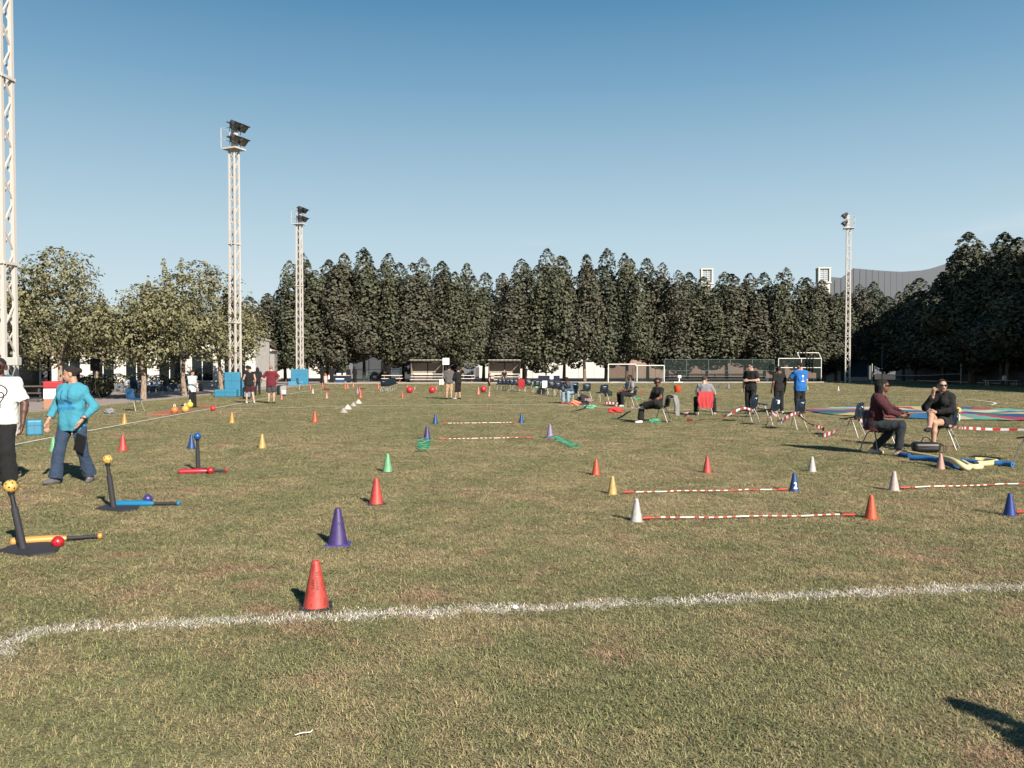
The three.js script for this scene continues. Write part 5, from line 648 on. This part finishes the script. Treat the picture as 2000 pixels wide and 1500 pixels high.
person({ at: G(877, 780), turn: Math.PI + 0.15, scale: 0.97, cell: 0.022, bulk: 1.1, skin: PALE, hair: { hex: '#1c1512' }, label: 'boy in grey hoodie and khaki shorts seen from behind', top: { name: 'hoodie', hex: '#6a6566', k: 0.55, sleeve: 1.9, hem: 0.1, hood: true, loose: 0.02 }, bottom: { hex: '#c9a57f', k: 0.6, len: 1.15 }, flare: 0.03, shoes: '#2a2726', j: { wrL: [0.2, 1.02, 0.2], wrR: [-0.2, 1.02, 0.2] } });
person({ at: G(895, 780), turn: Math.PI + 0.9, scale: 0.94, cell: 0.022, skin: PALE, hair: { hex: '#3a2519', style: 'bushy' }, label: 'boy in black top and black three-quarter trousers', top: { hex: '#17171a', k: 0.42, sleeve: 1.6, hem: 0.08 }, bottom: { hex: '#17171a', k: 0.42, len: 1.25 }, flare: 0.01, shoes: '#cfcac4', shoesR: '#2a2a2c', j: { elL: [0.24, 1.16, 0.1], wrL: [0.05, 1.26, 0.2], elR: [-0.24, 1.16, 0.1], wrR: [0.02, 1.2, 0.22], ankL: [0.14, 0.085, 0.1] } });
// seated and standing on the right
person({ at: G(1113, 788), turn: -0.55, sit: true, scale: 0.95, cell: 0.022, bulk: 1.1, skin: BROWN, hair: { hex: '#17100d', style: 'bushy' }, label: 'hunched person in grey-blue top and pale jeans on a chair', top: { hex: '#5c6f80', k: 0.5, sleeve: 1.8, hem: 0.02, loose: 0.015 }, bottom: { hex: '#9db8cf', k: 0.6 }, shoes: '#b0403a', j: { shL: [0.19, 0.92, 0.22], shR: [-0.19, 0.92, 0.22], neck: [0, 0.97, 0.28], elL: [0.24, 0.68, 0.3], elR: [-0.24, 0.68, 0.3], wrL: [0.08, 0.66, 0.48], wrR: [-0.08, 0.66, 0.48] }, head: { pitch: 0.9 } });
person({ at: G(1229, 794), turn: -1.15, sit: true, cell: 0.018, bulk: 1.1, skin: BROWN, hair: { hex: '#14100f' }, glasses: true, beard: 0.7, label: 'seated man in grey T-shirt, sunglasses and striped track trousers', top: { hex: '#9c9ea3', k: 0.55, sleeve: 0.8, hem: 0.04 }, bottom: { hex: '#17181b', k: 0.42 }, shoes: '#d4cfc9', j: { elR: [-0.25, 0.74, 0.12], wrR: [-0.14, 0.64, 0.42], elL: [0.3, 0.74, 0.04], wrL: [0.12, 0.68, 0.26] }, head: { yaw: -0.25 } });
person({ at: G(1283, 826), turn: -1.05, sit: true, scale: 1.0, cell: 0.015, bulk: 1.04, bust: true, skin: BROWN, hair: { hex: '#15100e', style: 'bushy' }, glasses: true, label: 'seated woman in black with white shoes, ankle on knee', top: { hex: '#1a1a1d', k: 0.42, sleeve: 0.7, hem: 0.06 }, bottom: { hex: '#161619', k: 0.42, len: 1.94 }, flare: 0.03, shoes: '#eeeae6', j: { kneeR: [-0.16, 0.5, 0.44], ankR: [-0.14, 0.085, 0.52], kneeL: [0.34, 0.64, 0.34], ankL: [-0.02, 0.53, 0.5], toeL: [-0.16, 0.46, 0.56], elL: [0.31, 0.78, 0.12], wrL: [0.18, 0.62, 0.4], elR: [-0.27, 0.76, 0.02], wrR: [-0.1, 0.62, 0.22] }, head: { yaw: 1.0 } });
person({ at: G(1376, 811), turn: Math.PI - 0.12, sit: true, scale: 1.02, cell: 0.018, bulk: 1.2, skin: PALE, hair: { hex: '#5a3c2a' }, label: 'seated man in grey T-shirt seen from behind', top: { hex: '#9a9da3', k: 0.55, sleeve: 0.85, hem: 0.04 }, bottom: { hex: '#17181b', k: 0.42 }, shoes: '#c8a49c', j: { kneeL: [0.24, 0.53, 0.38], ankL: [0.26, 0.085, 0.36], kneeR: [-0.32, 0.53, 0.3], ankR: [-0.36, 0.085, 0.28], elR: [-0.34, 0.74, 0.05], wrR: [-0.3, 0.6, 0.26] }, head: { yaw: -0.5, pitch: 0.25 } });
person({ at: G(1466, 809), turn: -0.75, scale: 1.03, cell: 0.018, bulk: 1.08, skin: PALE, hair: { hex: '#241a15' }, glasses: true, label: 'man standing in black printed T-shirt and sunglasses', top: { hex: '#17171a', k: 0.42, sleeve: 0.75, hem: 0.12 }, bottom: { hex: '#17181b', k: 0.42 }, shoes: '#222', j: { elL: [0.29, 1.16, 0.02], wrL: [0.02, 1.16, 0.22] }, head: { yaw: -0.7 } });
person({ at: G(1521, 807), turn: Math.PI + 0.25, scale: 0.97, cell: 0.018, bulk: 1.0, skin: BROWN, hair: { hex: '#17110f', style: 'bun' }, label: 'woman standing in black seen from behind', top: { hex: '#1a1a1c', k: 0.42, sleeve: 0.8, hem: 0.12 }, bottom: { hex: '#1b1b1e', k: 0.42 }, shoes: '#d8d0c8', j: { wrR: [-0.27, 0.88, 0.03], ankL: [0.16, 0.085, -0.02] }, head: { yaw: -0.7 } });
const blueMan = person({ at: G(1562, 808), turn: Math.PI + 0.35, scale: 1.045, cell: 0.018, bulk: 1.12, skin: FAIR, hair: { hex: '#2a1b14' }, label: 'man in bright blue T-shirt raising a hand to his face', top: { hex: '#1f6fc0', k: 0.6, sleeve: 0.85, hem: 0.16, loose: 0.015 }, bottom: { hex: '#151518', k: 0.42 }, shoes: '#222', j: { elL: [0.3, 1.2, 0.16], wrL: [0.1, 1.48, 0.22] }, handL: [-0.2, 1, 0.0], head: { yaw: 0.35, pitch: 0.15 } });
chestPrint(blueMan, 0.2, 0.3, 1.2, (q) => { q.fillStyle = '#cfe0ee'; q.beginPath(); q.moveTo(80, 60); q.quadraticCurveTo(130, 20, 180, 60); q.quadraticCurveTo(150, 130, 120, 140); q.quadraticCurveTo(96, 110, 80, 60); q.fill(); q.fillRect(96, 200, 76, 14); q.fillRect(56, 286, 150, 30); }, [256, 384], 0, -1);
person({ at: G(1708, 888), turn: 1.0, sit: true, scale: 1.1, cell: 0.014, bulk: 1.0, bust: true, skin: BROWN, hair: { hex: '#120d0c', style: 'long' }, glasses: true, label: 'seated woman in maroon top and dark jeans leaning forward', top: { hex: '#4f1a24', k: 0.55, sleeve: 1.85, hem: 0.1 }, bottom: { hex: '#2a2f38', k: 0.5, len: 1.9 }, shoes: '#e6d2c6', j: { shL: [0.18, 1.0, 0.06], shR: [-0.18, 1.0, 0.06], neck: [0, 1.06, 0.1], elL: [0.3, 0.78, 0.26], wrL: [0.12, 0.72, 0.46], elR: [-0.24, 0.78, 0.26], wrR: [-0.04, 0.7, 0.44], kneeR: [-0.12, 0.54, 0.44], ankR: [-0.12, 0.085, 0.4], ankL: [0.12, 0.085, -0.05], kneeL: [0.14, 0.5, 0.34] }, head: { yaw: 0.35 } });
person({ at: G(1838, 878), turn: -1.0, sit: true, scale: 1.08, cell: 0.014, bulk: 1.04, bust: true, skin: FAIR, hair: { hex: '#2a1a15', style: 'bun' }, glasses: true, label: 'seated woman in black hoodie and shorts, legs crossed', top: { name: 'hoodie', hex: '#141416', k: 0.42, sleeve: 1.9, hem: 0.03, hood: true, loose: 0.012 }, bottom: { hex: '#1a1a1d', k: 0.42, len: 0.5 }, shoes: '#d96a96', shoesR: '#2a1c1e', j: { kneeL: [0.12, 0.53, 0.43], ankL: [0.12, 0.09, 0.46], kneeR: [0.04, 0.66, 0.42], ankR: [0.2, 0.46, 0.72], toeR: [0.22, 0.42, 0.88], elR: [-0.2, 0.8, 0.2], wrR: [-0.03, 1.02, 0.24], elL: [0.27, 0.76, 0.08], wrL: [0.06, 0.72, 0.28] }, handR: [0.1, 1, 0.1], palmR: [0.2, 0, -1], head: { yaw: 0.85 } });
// someone standing beside the photographer, out of the picture: only the shadow shows
person({ at: V3(3.72, 0, -1.75), turn: Math.PI + 0.4, scale: 1.0, cell: 0.025, skin: FAIR, hair: { hex: '#2a1d17' }, label: 'bystander outside the picture whose shadow falls on the near grass', top: { hex: '#6a6f78', k: 0.6, sleeve: 0.8, hem: 0.1 }, bottom: { hex: '#2a2d33', k: 0.6 }, j: { elL: [0.33, 1.22, 0.1], wrL: [0.2, 1.36, 0.24] } });

// ---------------------------------------------------------------- far edge of the field: shelters, benches, tables, goals, fences
const tin = mat('#a9a49c', 0.5, { metalness: 0.4 }), tan = mat('#8f8478', 0.85), plank = mat('#cfc6bb', 0.6), redSteel = new THREE.MeshStandardMaterial({ color: S('#b0503f', 0.6), roughness: 0.6 }), navyCloth = cloth('#232b45', 0.5);
function dugout(px, depth, label) {
  const t = thing('dugout', label, 'shelter', D(px, 740, depth).setY(0), 0, 'dugout shelters below the trees'), w = 3.2;
  part(t, 'back_wall', box(w, 1.9, 0.08, 0, 1.05, -1.3), tan); part(t, 'side_wall', box(0.08, 1.9, 1.2, -w / 2, 1.05, -0.7), tan); part(t, 'side_wall', box(0.08, 1.9, 1.2, w / 2, 1.05, -0.7), tan);
  for (let i = 0; i < 8; i++) part(t, 'roof_sheet', cyl(0.22, 0.22, 1.9, 12).scale(1, 1, 0.16).rotateX(P2 - 0.1).translate(-w / 2 - 0.1 + (i + 0.5) * 0.425, 2.2, -0.55), tin);
  part(t, 'post', bar([0, 0, -1.22], [0, 2.1, -1.22], 0.04), lampDark); for (const x of [-w / 2, w / 2]) part(t, 'front_post', bar([x, 0, 0], [x, 2.15, 0], 0.035), lampDark);
  part(t, 'bench_plank', box(w - 0.3, 0.05, 0.35, 0, 0.45, -0.9), plank); part(t, 'bench_plank', box(w - 0.3, 0.2, 0.04, 0, 0.8, -1.15), plank);
}
dugout(833, 86.4, 'dugout shelter left of the two standing boys'); dugout(985, 86.4, 'dugout shelter right of the two standing boys');
function bleacher(px, depth, w, label, m = plank, rows = 3, legM = lampDark) { const t = thing('bleacher_bench', label, 'bench', D(px, 740, depth).setY(0)); for (let i = 0; i < rows; i++) { part(t, 'seat_plank', box(w, 0.05, 0.26, 0, 0.32 + i * 0.27, -i * 0.5), m); part(t, 'riser_plank', box(w, 0.12, 0.03, 0, 0.2 + i * 0.27, -i * 0.5 - 0.2), m); } for (const x of [-w * 0.42, 0, w * 0.42]) part(t, 'frame', [beam([x, 0, 0.1], [x, 0.3 + (rows - 1) * 0.27, -(rows - 1) * 0.5], 0.05, 0.05), bar([x, 0, -(rows - 1) * 0.5], [x, 0.3 + (rows - 1) * 0.27, -(rows - 1) * 0.5], 0.025), bar([x, 0, 0.1], [x, 0.02, -(rows - 1) * 0.5], 0.025)], legM); }
bleacher(833, 84.6, 3.3, 'metal bleacher bench before the left dugout'); bleacher(990, 84.6, 2.6, 'metal bleacher bench before the right dugout'); bleacher(1400, 87.2, 10.6, 'long dark bleacher before the green fence', mat('#3b4044', 0.6), 3);
function picnic(px, depth, label) { const t = thing('picnic_table', label, 'picnic table', D(px, 740, depth).setY(0), 0.05, 'picnic tables at the field edge'); for (let i = 0; i < 3; i++) part(t, 'top_plank', box(2, 0.05, 0.22, 0, 0.74, -0.24 + i * 0.24), plank); for (const z of [-0.62, 0.62]) part(t, 'seat_plank', box(2, 0.05, 0.24, 0, 0.44, z), plank); for (const x of [-0.75, 0.75]) part(t, 'leg', [beam([x, 0, -0.55], [x, 0.72, -0.2], 0.07, 0.07), beam([x, 0, 0.55], [x, 0.72, 0.2], 0.07, 0.07), beam([x, 0.42, -0.65], [x, 0.42, 0.65], 0.06, 0.07)], redSteel); }
picnic(766, 84, 'picnic table with red legs left of the left dugout'); picnic(907, 84, 'picnic table between the two dugouts');
function clothTable(px, depth, w, label) { const t = thing('trestle_table', label, 'table', D(px, 740, depth).setY(0)); part(t, 'tablecloth', rbox(w, 0.55, 0.75, 0.02, 0, 0.46, 0), navyCloth); part(t, 'top', box(w + 0.04, 0.03, 0.8, 0, 0.75, 0), plank); for (const x of [-w / 2 + 0.1, w / 2 - 0.1]) part(t, 'leg', bar([x, 0, 0.2], [x, 0.3, 0.2], 0.025), lampDark); for (const [k, x] of [[0.5, -w * 0.3], [0.4, 0], [0.5, w * 0.3]]) { const b = solo('white_box', rbox(k, 0.2, 0.3, 0.02), mat('#e6ddd2', 0.7), `white box on the ${label.includes('cool') ? 'left' : 'right'} cloth-covered table, ${x < 0 ? 'left end' : x > 0 ? 'right end' : 'middle'}`, 'box', 'white boxes on the cloth tables'); b.position.copy(t.position).add(V3(x, 0.87, 0)); } const n = thing('notice', `white notice hung on the ${label.includes('cool') ? 'left' : 'right'} cloth-covered table`, 'notice', t.position.clone().add(V3(-w * 0.2 * (label.includes('cool') ? 2.2 : -0.6), 0.56, 0.385))); part(n, 'page', box(0.34, 0.36, 0.008), mat('#efe9e2', 0.8)); part(n, 'pin', ball(0.015, 0, 0.15, 0.01, 8), lampDark); }
clothTable(662, 83.6, 2.3, 'navy-clothed table beside the cool box'); clothTable(1072, 83.8, 2.1, 'navy-clothed table behind the far chair row');
{ const t = thing('cool_box', 'blue cool box with white lid before the cloth table', 'cool box', D(664, 745, 82.2).setY(0)); part(t, 'body', rbox(0.75, 0.36, 0.45, 0.04, 0, 0.19, 0), mat('#1d3f63', 0.5)); part(t, 'lid', rbox(0.78, 0.1, 0.48, 0.03, 0, 0.42, 0), mat('#dfe6ea', 0.5)); part(t, 'handle', tube([[-0.38, 0.3, 0], [-0.44, 0.26, 0], [-0.38, 0.2, 0]], 0.015, 10), mat('#dfe6ea', 0.5)); }
{ const t = thing('litter_bin', 'pale tall litter bin with red top beside the cloth table', 'litter bin', D(635, 745, 81.6).setY(0)); part(t, 'body', lathe([[0.001, 0], [0.22, 0.01], [0.28, 0.75], [0.27, 0.75], [0.2, 0.05]], 20), mat('#b3a9a4', 0.7)); part(t, 'lid', lathe([[0.3, 0.74], [0.3, 0.8], [0.18, 0.92], [0.001, 0.94]], 20), mat('#a23a34', 0.6)); }
{ const t = thing('water_drum', 'mint green water drum behind the far chair row', 'drum', G(1047, 757)); part(t, 'body', lathe([[0.001, 0], [0.2, 0.01], [0.21, 0.5], [0.2, 0.52], [0.001, 0.53]], 22), mat('#86cfa6', 0.5)); part(t, 'lid', cyl(0.215, 0.215, 0.05, 22, 0, 0.54, 0), mat('#d8ece0', 0.5)); part(t, 'tap', bar([0, 0.1, 0.2], [0, 0.1, 0.26], 0.02), mat('#f0f0ec', 0.5)); }
{ const t = thing('sign_board', 'blank white sign on a pole above the standing boys', 'sign', D(871, 740, 85.5).setY(0)); part(t, 'board', rbox(0.66, 0.68, 0.05, 0.02, 0, 2.14, 0), mat('#f1ece4', 0.7)); part(t, 'pole', bar([0, 0, -0.04], [0, 2.4, -0.04], 0.035), lampDark); }
{ const t = thing('notice_easel', 'small white notice on a stand left of the boys', 'notice', G(862, 764)); part(t, 'page', box(0.26, 0.36, 0.01, 0, 0.62, 0).rotateX(-0.1), mat('#efe9e2', 0.8)); part(t, 'stand', [bar([-0.1, 0, 0.08], [0, 0.75, -0.06], 0.01), bar([0.1, 0, 0.08], [0, 0.75, -0.06], 0.01), bar([0, 0, -0.25], [0, 0.75, -0.06], 0.01)], lampDark); }
const goalPaint = mat('#c9c7c2', 0.5), netMat = new THREE.MeshStandardMaterial({ color: S('#5f7a70', 0.5), roughness: 0.9, transparent: true, opacity: 0.42, side: THREE.DoubleSide }), netDark = new THREE.MeshStandardMaterial({ color: S('#1e3530', 0.5), roughness: 0.9, transparent: true, opacity: 0.55, side: THREE.DoubleSide });
function goal(px0, px1, depth, h, label, net) { const a = D(px0, 740, depth), b = D(px1, 740, depth), w = b.x - a.x, t = thing('soccer_goal', label, 'goal', V3((a.x + b.x) / 2, 0, -depth), 0, 'soccer goals at the field edge'); for (const s of [-1, 1]) { part(t, 'post', bar([s * w / 2, 0, 0], [s * w / 2, h, 0], 0.055, 0.055, 12), goalPaint); part(t, 'stay', bar([s * w / 2, h, 0], [s * w / 2, 0.03, -1.1], 0.03), goalPaint); } part(t, 'crossbar', bar([-w / 2, h, 0], [w / 2, h, 0], 0.055, 0.055, 12), goalPaint); part(t, 'ground_bar', bar([-w / 2, 0.03, -1.1], [w / 2, 0.03, -1.1], 0.03), goalPaint); const g = new THREE.PlaneGeometry(w, Math.hypot(h, 1.1), 12, 8), p = g.attributes.position; for (let i = 0; i < p.count; i++) p.setZ(i, 0.12 * Math.sin(p.getX(i) * 3) * (0.5 - Math.abs(p.getY(i)) / h / 2)); g.computeVertexNormals(); part(t, 'net', g.rotateX(Math.atan2(1.1, h)).translate(0, h / 2, -0.55), net); }
goal(1188, 1242, 85.6, 1.85, 'left white soccer goal before the trees', netDark); goal(1244, 1297, 85.4, 1.72, 'right soccer goal with pale green net', netMat);
function meshFence(px0, px1, depth, h, n, label) { const a = D(px0, 740, depth), b = D(px1, 740, depth), w = b.x - a.x, t = thing('mesh_fence', label, 'fence', V3((a.x + b.x) / 2, 0, -depth)), m = mat('#4c5f5b', 0.6); for (let i = 0; i <= n; i++) part(t, 'post', bar([-w / 2 + w * i / n, 0, 0], [-w / 2 + w * i / n, h, 0], 0.035), m); for (const y of [0.08, h * 0.5, h]) part(t, 'rail', bar([-w / 2, y, 0], [w / 2, y, 0], 0.022), m); for (let i = 0; i < n; i++) part(t, 'mesh_panel', new THREE.PlaneGeometry(w / n - 0.06, h - 0.1).translate(-w / 2 + w * (i + 0.5) / n, h / 2, 0), netDark); }
meshFence(1298, 1512, 88, 2.35, 5, 'tall green mesh fence behind the dark bleacher'); meshFence(690, 812, 92, 2.6, 4, 'dark mesh fence before the blue-grey building');
{ const t = thing('batting_cage', 'white tube batting cage frame right of the green fence', 'frame', D(1562, 740, 87).setY(0)), m = goalPaint, tubeBar = (a, b) => part(t, 'bar', bar(a, b, 0.045), m); for (const [x, h] of [[-2.2, 2.45], [0.15, 2.45], [2.2, 2.45]]) tubeBar([x, 0, 0], [x, h, 0]); tubeBar([-2.2, 2.45, 0], [2.2, 2.45, 0]); tubeBar([-2.2, 1.5, 0], [2.2, 1.5, 0]); tubeBar([0, 2.45, 0], [0, 3.05, -0.8]); tubeBar([2.2, 2.45, 0], [2.2, 3.05, -0.8]); tubeBar([0, 3.05, -0.8], [2.2, 3.05, -0.8]); part(t, 'net', new THREE.PlaneGeometry(4.3, 2.4).translate(0, 1.22, -0.05), netDark); }
{ const t = thing('net_frame', 'tall thin netted frame in the shade of the right trees', 'frame', D(1796, 740, 90).setY(0)), m = mat('#6d706e', 0.6); for (const x of [-4, 0, 4]) part(t, 'post', bar([x, 0, 0], [x, 3.9, 0], 0.04), m); part(t, 'top_rail', bar([-4, 3.9, 0], [4, 4.2, 0], 0.03), m); part(t, 'net', new THREE.PlaneGeometry(8, 2.2).translate(0, 2.9, 0), netDark); }
{ const t = thing('volleyball_net', 'sagging volleyball net on two posts in the shade', 'net', D(1790, 740, 78).setY(0)), m = mat('#b9b5ac', 0.6); for (const x of [-4.1, 4.1]) part(t, 'post', bar([x, 0, 0], [x, 1.9, 0], 0.035), m); part(t, 'tape', tube([[-4.1, 0.95, 0], [0, 0.8, 0], [4.1, 0.98, 0]], 0.03, 20), m); part(t, 'net', new THREE.PlaneGeometry(8.2, 0.5).translate(0, 0.62, 0), netDark); }
{ const t = thing('park_bench', 'pale bench in the shade by the right picture edge', 'bench', D(1955, 740, 72).setY(0)); for (let i = 0; i < 3; i++) part(t, 'seat_plank', box(2.8, 0.05, 0.14, 0, 0.45, -0.16 + i * 0.16), plank); for (const x of [-1.2, 1.2]) part(t, 'leg', [bar([x, 0, -0.15], [x, 0.43, -0.15], 0.03), bar([x, 0, 0.2], [x, 0.43, 0.2], 0.03)], plank); const b = thing('paper_bag', 'white paper bag standing on the shaded bench', 'bag', t.position.clone().add(V3(0.3, 0.48, 0))); part(b, 'body', box(0.28, 0.36, 0.18, 0, 0.18, 0), mat('#e9e2d8', 0.8)); part(b, 'handle', tube([[-0.06, 0.36, 0], [0, 0.46, 0], [0.06, 0.36, 0]], 0.01, 10), mat('#e9e2d8', 0.8)); }
{ const t = thing('white_stand', 'small white stand and litter before the dark bleacher', 'stand', G(1326, 748)); part(t, 'head', rbox(0.34, 0.26, 0.2, 0.04, 0.05, 0.62, 0), mat('#dcd8d2', 0.6)); part(t, 'leg', bar([0, 0, 0], [0.05, 0.5, 0], 0.06, 0.05), mat('#dcd8d2', 0.6)); part(t, 'base', rbox(0.9, 0.1, 0.4, 0.03, -0.1, 0.06, 0), mat('#e6e2da', 0.7)); }
{ const t = thing('utility_pole', 'slim grey pole with dark blue foot beyond the second tower', 'pole', D(511, 745, 72).setY(0)); part(t, 'shaft', bar([0, 0, 0], [0, 3.9, 0], 0.09, 0.075, 14), mat('#9aa3a8', 0.5)); part(t, 'padding', cyl(0.17, 0.17, 1.5, 18, 0, 0.75, 0), mat('#1f3d52', 0.7)); }
// by the paving on the left
{ const p = G(187, 781), s = thing('speaker_stand', 'black tripod stand under the loudspeaker', 'stand', p); part(s, 'pole', bar([0, 0.35, 0], [0, 1.45, 0], 0.02), lampDark); for (let i = 0; i < 3; i++) { const a = i * 2.09 + 0.5; part(s, 'leg', bar([0, 0.6, 0], [Math.cos(a) * 0.45, 0.015, Math.sin(a) * 0.45], 0.014), lampDark); } const l = thing('loudspeaker', 'black loudspeaker on a tripod among the shade trees', 'loudspeaker', p.clone().setY(1.45), 0.4); part(l, 'cabinet', rbox(0.46, 0.62, 0.36, 0.03, 0, 0.31, 0), mat('#101012', 0.7)); part(l, 'grille', rbox(0.4, 0.54, 0.02, 0.01, 0, 0.31, 0.185), mat('#19191c', 0.9)); }
{ const t = thing('collection_box', 'red, white and brown box stand behind the woman in turquoise', 'box', G(107, 801), 0.25); part(t, 'base', rbox(0.62, 0.42, 0.5, 0.02, -0.02, 0.21, 0), new THREE.MeshStandardMaterial({ color: S('#c08a6c', 0.6), roughness: 0.8 })); part(t, 'middle', rbox(0.66, 0.4, 0.52, 0.02, 0, 0.63, 0), mat('#e9e4dd', 0.6)); part(t, 'lid', rbox(0.7, 0.28, 0.56, 0.05, 0, 0.98, 0), new THREE.MeshStandardMaterial({ color: S('#c02f36', 0.6), roughness: 0.5 })); }
{ const t = thing('picnic_set', 'dark picnic table in the shade before the glass pavilion', 'picnic table', V3(-22.9, 0, -39.6), 0.3); part(t, 'top', box(1.8, 0.06, 0.8, 0, 0.75, 0), mat('#4a413a', 0.8)); for (const z of [-0.7, 0.7]) part(t, 'bench', box(1.8, 0.05, 0.28, 0, 0.45, z), mat('#4a413a', 0.8)); for (const x of [-0.7, 0.7]) part(t, 'leg', [beam([x, 0, -0.6], [x, 0.72, -0.2], 0.07, 0.07), beam([x, 0, 0.6], [x, 0.72, 0.2], 0.07, 0.07)], lampDark); }
// bags
function backpack(px, py, hex, hex2, label, s = 1) { const t = thing('backpack', label, 'backpack', G(px, py), 0.3, 'backpacks on the grass'); part(t, 'body', rbox(0.34, 0.5, 0.2, 0.09, 0, 0.26, 0).rotateX(-0.12), cloth(hex, 0.5)); part(t, 'pocket', rbox(0.26, 0.24, 0.1, 0.045, 0.02, 0.18, 0.11), cloth(hex2, 0.55)); part(t, 'strap', tube([[-0.1, 0.44, -0.12], [-0.13, 0.3, -0.2], [-0.1, 0.1, -0.13]], 0.02, 12), cloth(hex, 0.5)); part(t, 'strap', tube([[0.1, 0.44, -0.12], [0.13, 0.3, -0.2], [0.1, 0.1, -0.13]], 0.02, 12), cloth(hex, 0.5)); t.scale.setScalar(s); }
backpack(482, 779, '#17191d', '#7f98ad', 'black backpack with pale pocket beside the blue pads', 1.25); backpack(553, 773, '#b9b4b6', '#e0dcdc', 'pale grey backpack right of the man in maroon', 1.1); backpack(547, 771, '#1a1a1d', '#2a2a2e', 'black backpack leaning on the pale grey one', 1.1);
{ const t = thing('handbag', 'black handbag with hoop handle beside the foam noodles', 'handbag', G(1808, 884), -0.1); const g = new RoundedBoxGeometry(0.52, 0.22, 0.24, 6, 0.08), a = g.attributes.position; for (let i = 0; i < a.count; i++) { const x = a.getX(i), y = a.getY(i), z = a.getZ(i), n = 1 + 0.14 * fbm(x * 5, y * 5, z * 5, 3); a.setXYZ(i, x * n, y * n * (1 - Math.abs(x) * 0.5), z * n); } g.computeVertexNormals(); part(t, 'body', g.translate(0, 0.11, 0), mat('#0e0e10', 0.5)); part(t, 'handle', tube([[-0.1, 0.2, 0.05], [-0.07, 0.29, 0.05], [0.03, 0.3, 0.05], [0.08, 0.2, 0.05]], 0.011, 20), mat('#0e0e10', 0.5)); part(t, 'strap', tube([[0.2, 0.18, 0.02], [0.3, 0.16, 0.06], [0.31, 0.05, 0.1], [0.24, 0.02, 0.12]], 0.014, 18), mat('#0e0e10', 0.5)); }
// clothes hung over chair backs
function drape(p, turn, w, front, back, hex, label, seed) {
  const pos = [], idx = [], N = 16, M = 22; for (let k = 0; k <= M; k++) for (let i = 0; i <= N; i++) { const u = k / M * (front + back), x0 = (i / N - 0.5), s = u - front; let y, z; if (s < 0) { y = 0.845 + s; z = -0.262 - s * 0.12; } else { y = 0.845 - s; z = -0.325 - 0.012 - s * 0.05; } const dn = Math.abs(s), wv = w * (1 - 0.25 * Math.max(0, s) + 0.12 * noise.noise(dn * 6, seed, 1)), f = Math.min(1, dn * 5); pos.push(x0 * wv, y + 0.06 * noise.noise(x0 * 4, seed, s < 0 ? 1 : 5) * f * (dn / Math.max(front, back)), z - (s < 0 ? -1 : 1) * f * (0.02 + 0.035 * (1 + noise.noise(x0 * 9 + seed, dn * 3, 2)))); }
  for (let k = 0; k < M; k++) for (let i = 0; i < N; i++) { const q = k * (N + 1) + i; idx.push(q, q + 1, q + N + 1, q + 1, q + N + 2, q + N + 1); }
  const g = new THREE.BufferGeometry(); g.setAttribute('position', new THREE.Float32BufferAttribute(pos, 3)); g.setIndex(idx); g.computeVertexNormals(); const t = thing('jacket', label, 'jacket', p, turn, 'jackets hung on chairs'); part(t, 'cloth', g, cloth(hex, 0.6)); part(t, 'sleeve', tube([[w * 0.4, 0.72, -0.36], [w * 0.5, 0.55, -0.42], [w * 0.42, 0.36, -0.4]], 0.045, 16, 10), cloth(hex, 0.6));
}
drape(G(1376, 811), Math.PI - 0.1, 0.52, 0.12, 0.58, '#d4454a', 'bright red jacket on the chair of the man in grey', 3); drape(G(1015, 765), Math.PI + 0.3, 0.46, 0.15, 0.62, '#b0282f', 'dark red jacket on a far row chair', 6); drape(G(1297, 825), LEFTY + 0.3, 0.44, 0.1, 0.62, '#9c9b9c', 'grey jacket on the chair of the woman in black', 9);
// more people far off
const shade = 'dark-clothed people under the back trees', robe = (px, py, s, label, turn = 2.6) => person({ at: G(px, py), turn, scale: s, cell: 0.04, skin: BROWN, hair: { hex: '#0d0c0e', style: 'long' }, label, group: shade, top: { name: 'robe', hex: '#101013', k: 0.4, sleeve: 1.9, hem: 0.5, loose: 0.04 }, bottom: { hex: '#101013', k: 0.4 }, flare: 0.09, shoes: '#111' });
robe(629, 749, 0.95, 'person in a long black robe left of the cloth table'); robe(648, 749, 0.97, 'person in a long black robe behind the cloth table', 0.4); robe(693, 749, 0.93, 'person in a long black robe right of the cloth table'); robe(1026, 750, 0.97, 'person in a long black robe right of the right dugout', 1.9); robe(681, 748, 0.9, 'person in black beside the trunk right of the cool box', 1);
person({ at: G(956, 768), turn: 1.6, scale: 0.72, cell: 0.03, skin: FAIR, hair: { hex: '#4a2c1c', style: 'long' }, label: 'child in dark sleeveless top beside the far chairs', top: { hex: '#2a2426', k: 0.5, sleeve: 0, hem: 0.1 }, bottom: { hex: '#2a2426', k: 0.5, len: 0.7 }, shoes: '#b08a78' });
person({ at: D(985, 740, 84.9).setY(0.02), turn: 0.1, sit: true, scale: 0.98, cell: 0.03, skin: FAIR, hair: { hex: '#2a1c14' }, label: 'person in black seated on the bleacher before the right dugout', top: { hex: '#17171a', k: 0.42, sleeve: 0.8, hem: 0.03 }, bottom: { hex: '#2a2a30', k: 0.5, len: 0.9 }, shoes: '#333' });
renderer.render(scene, camera);
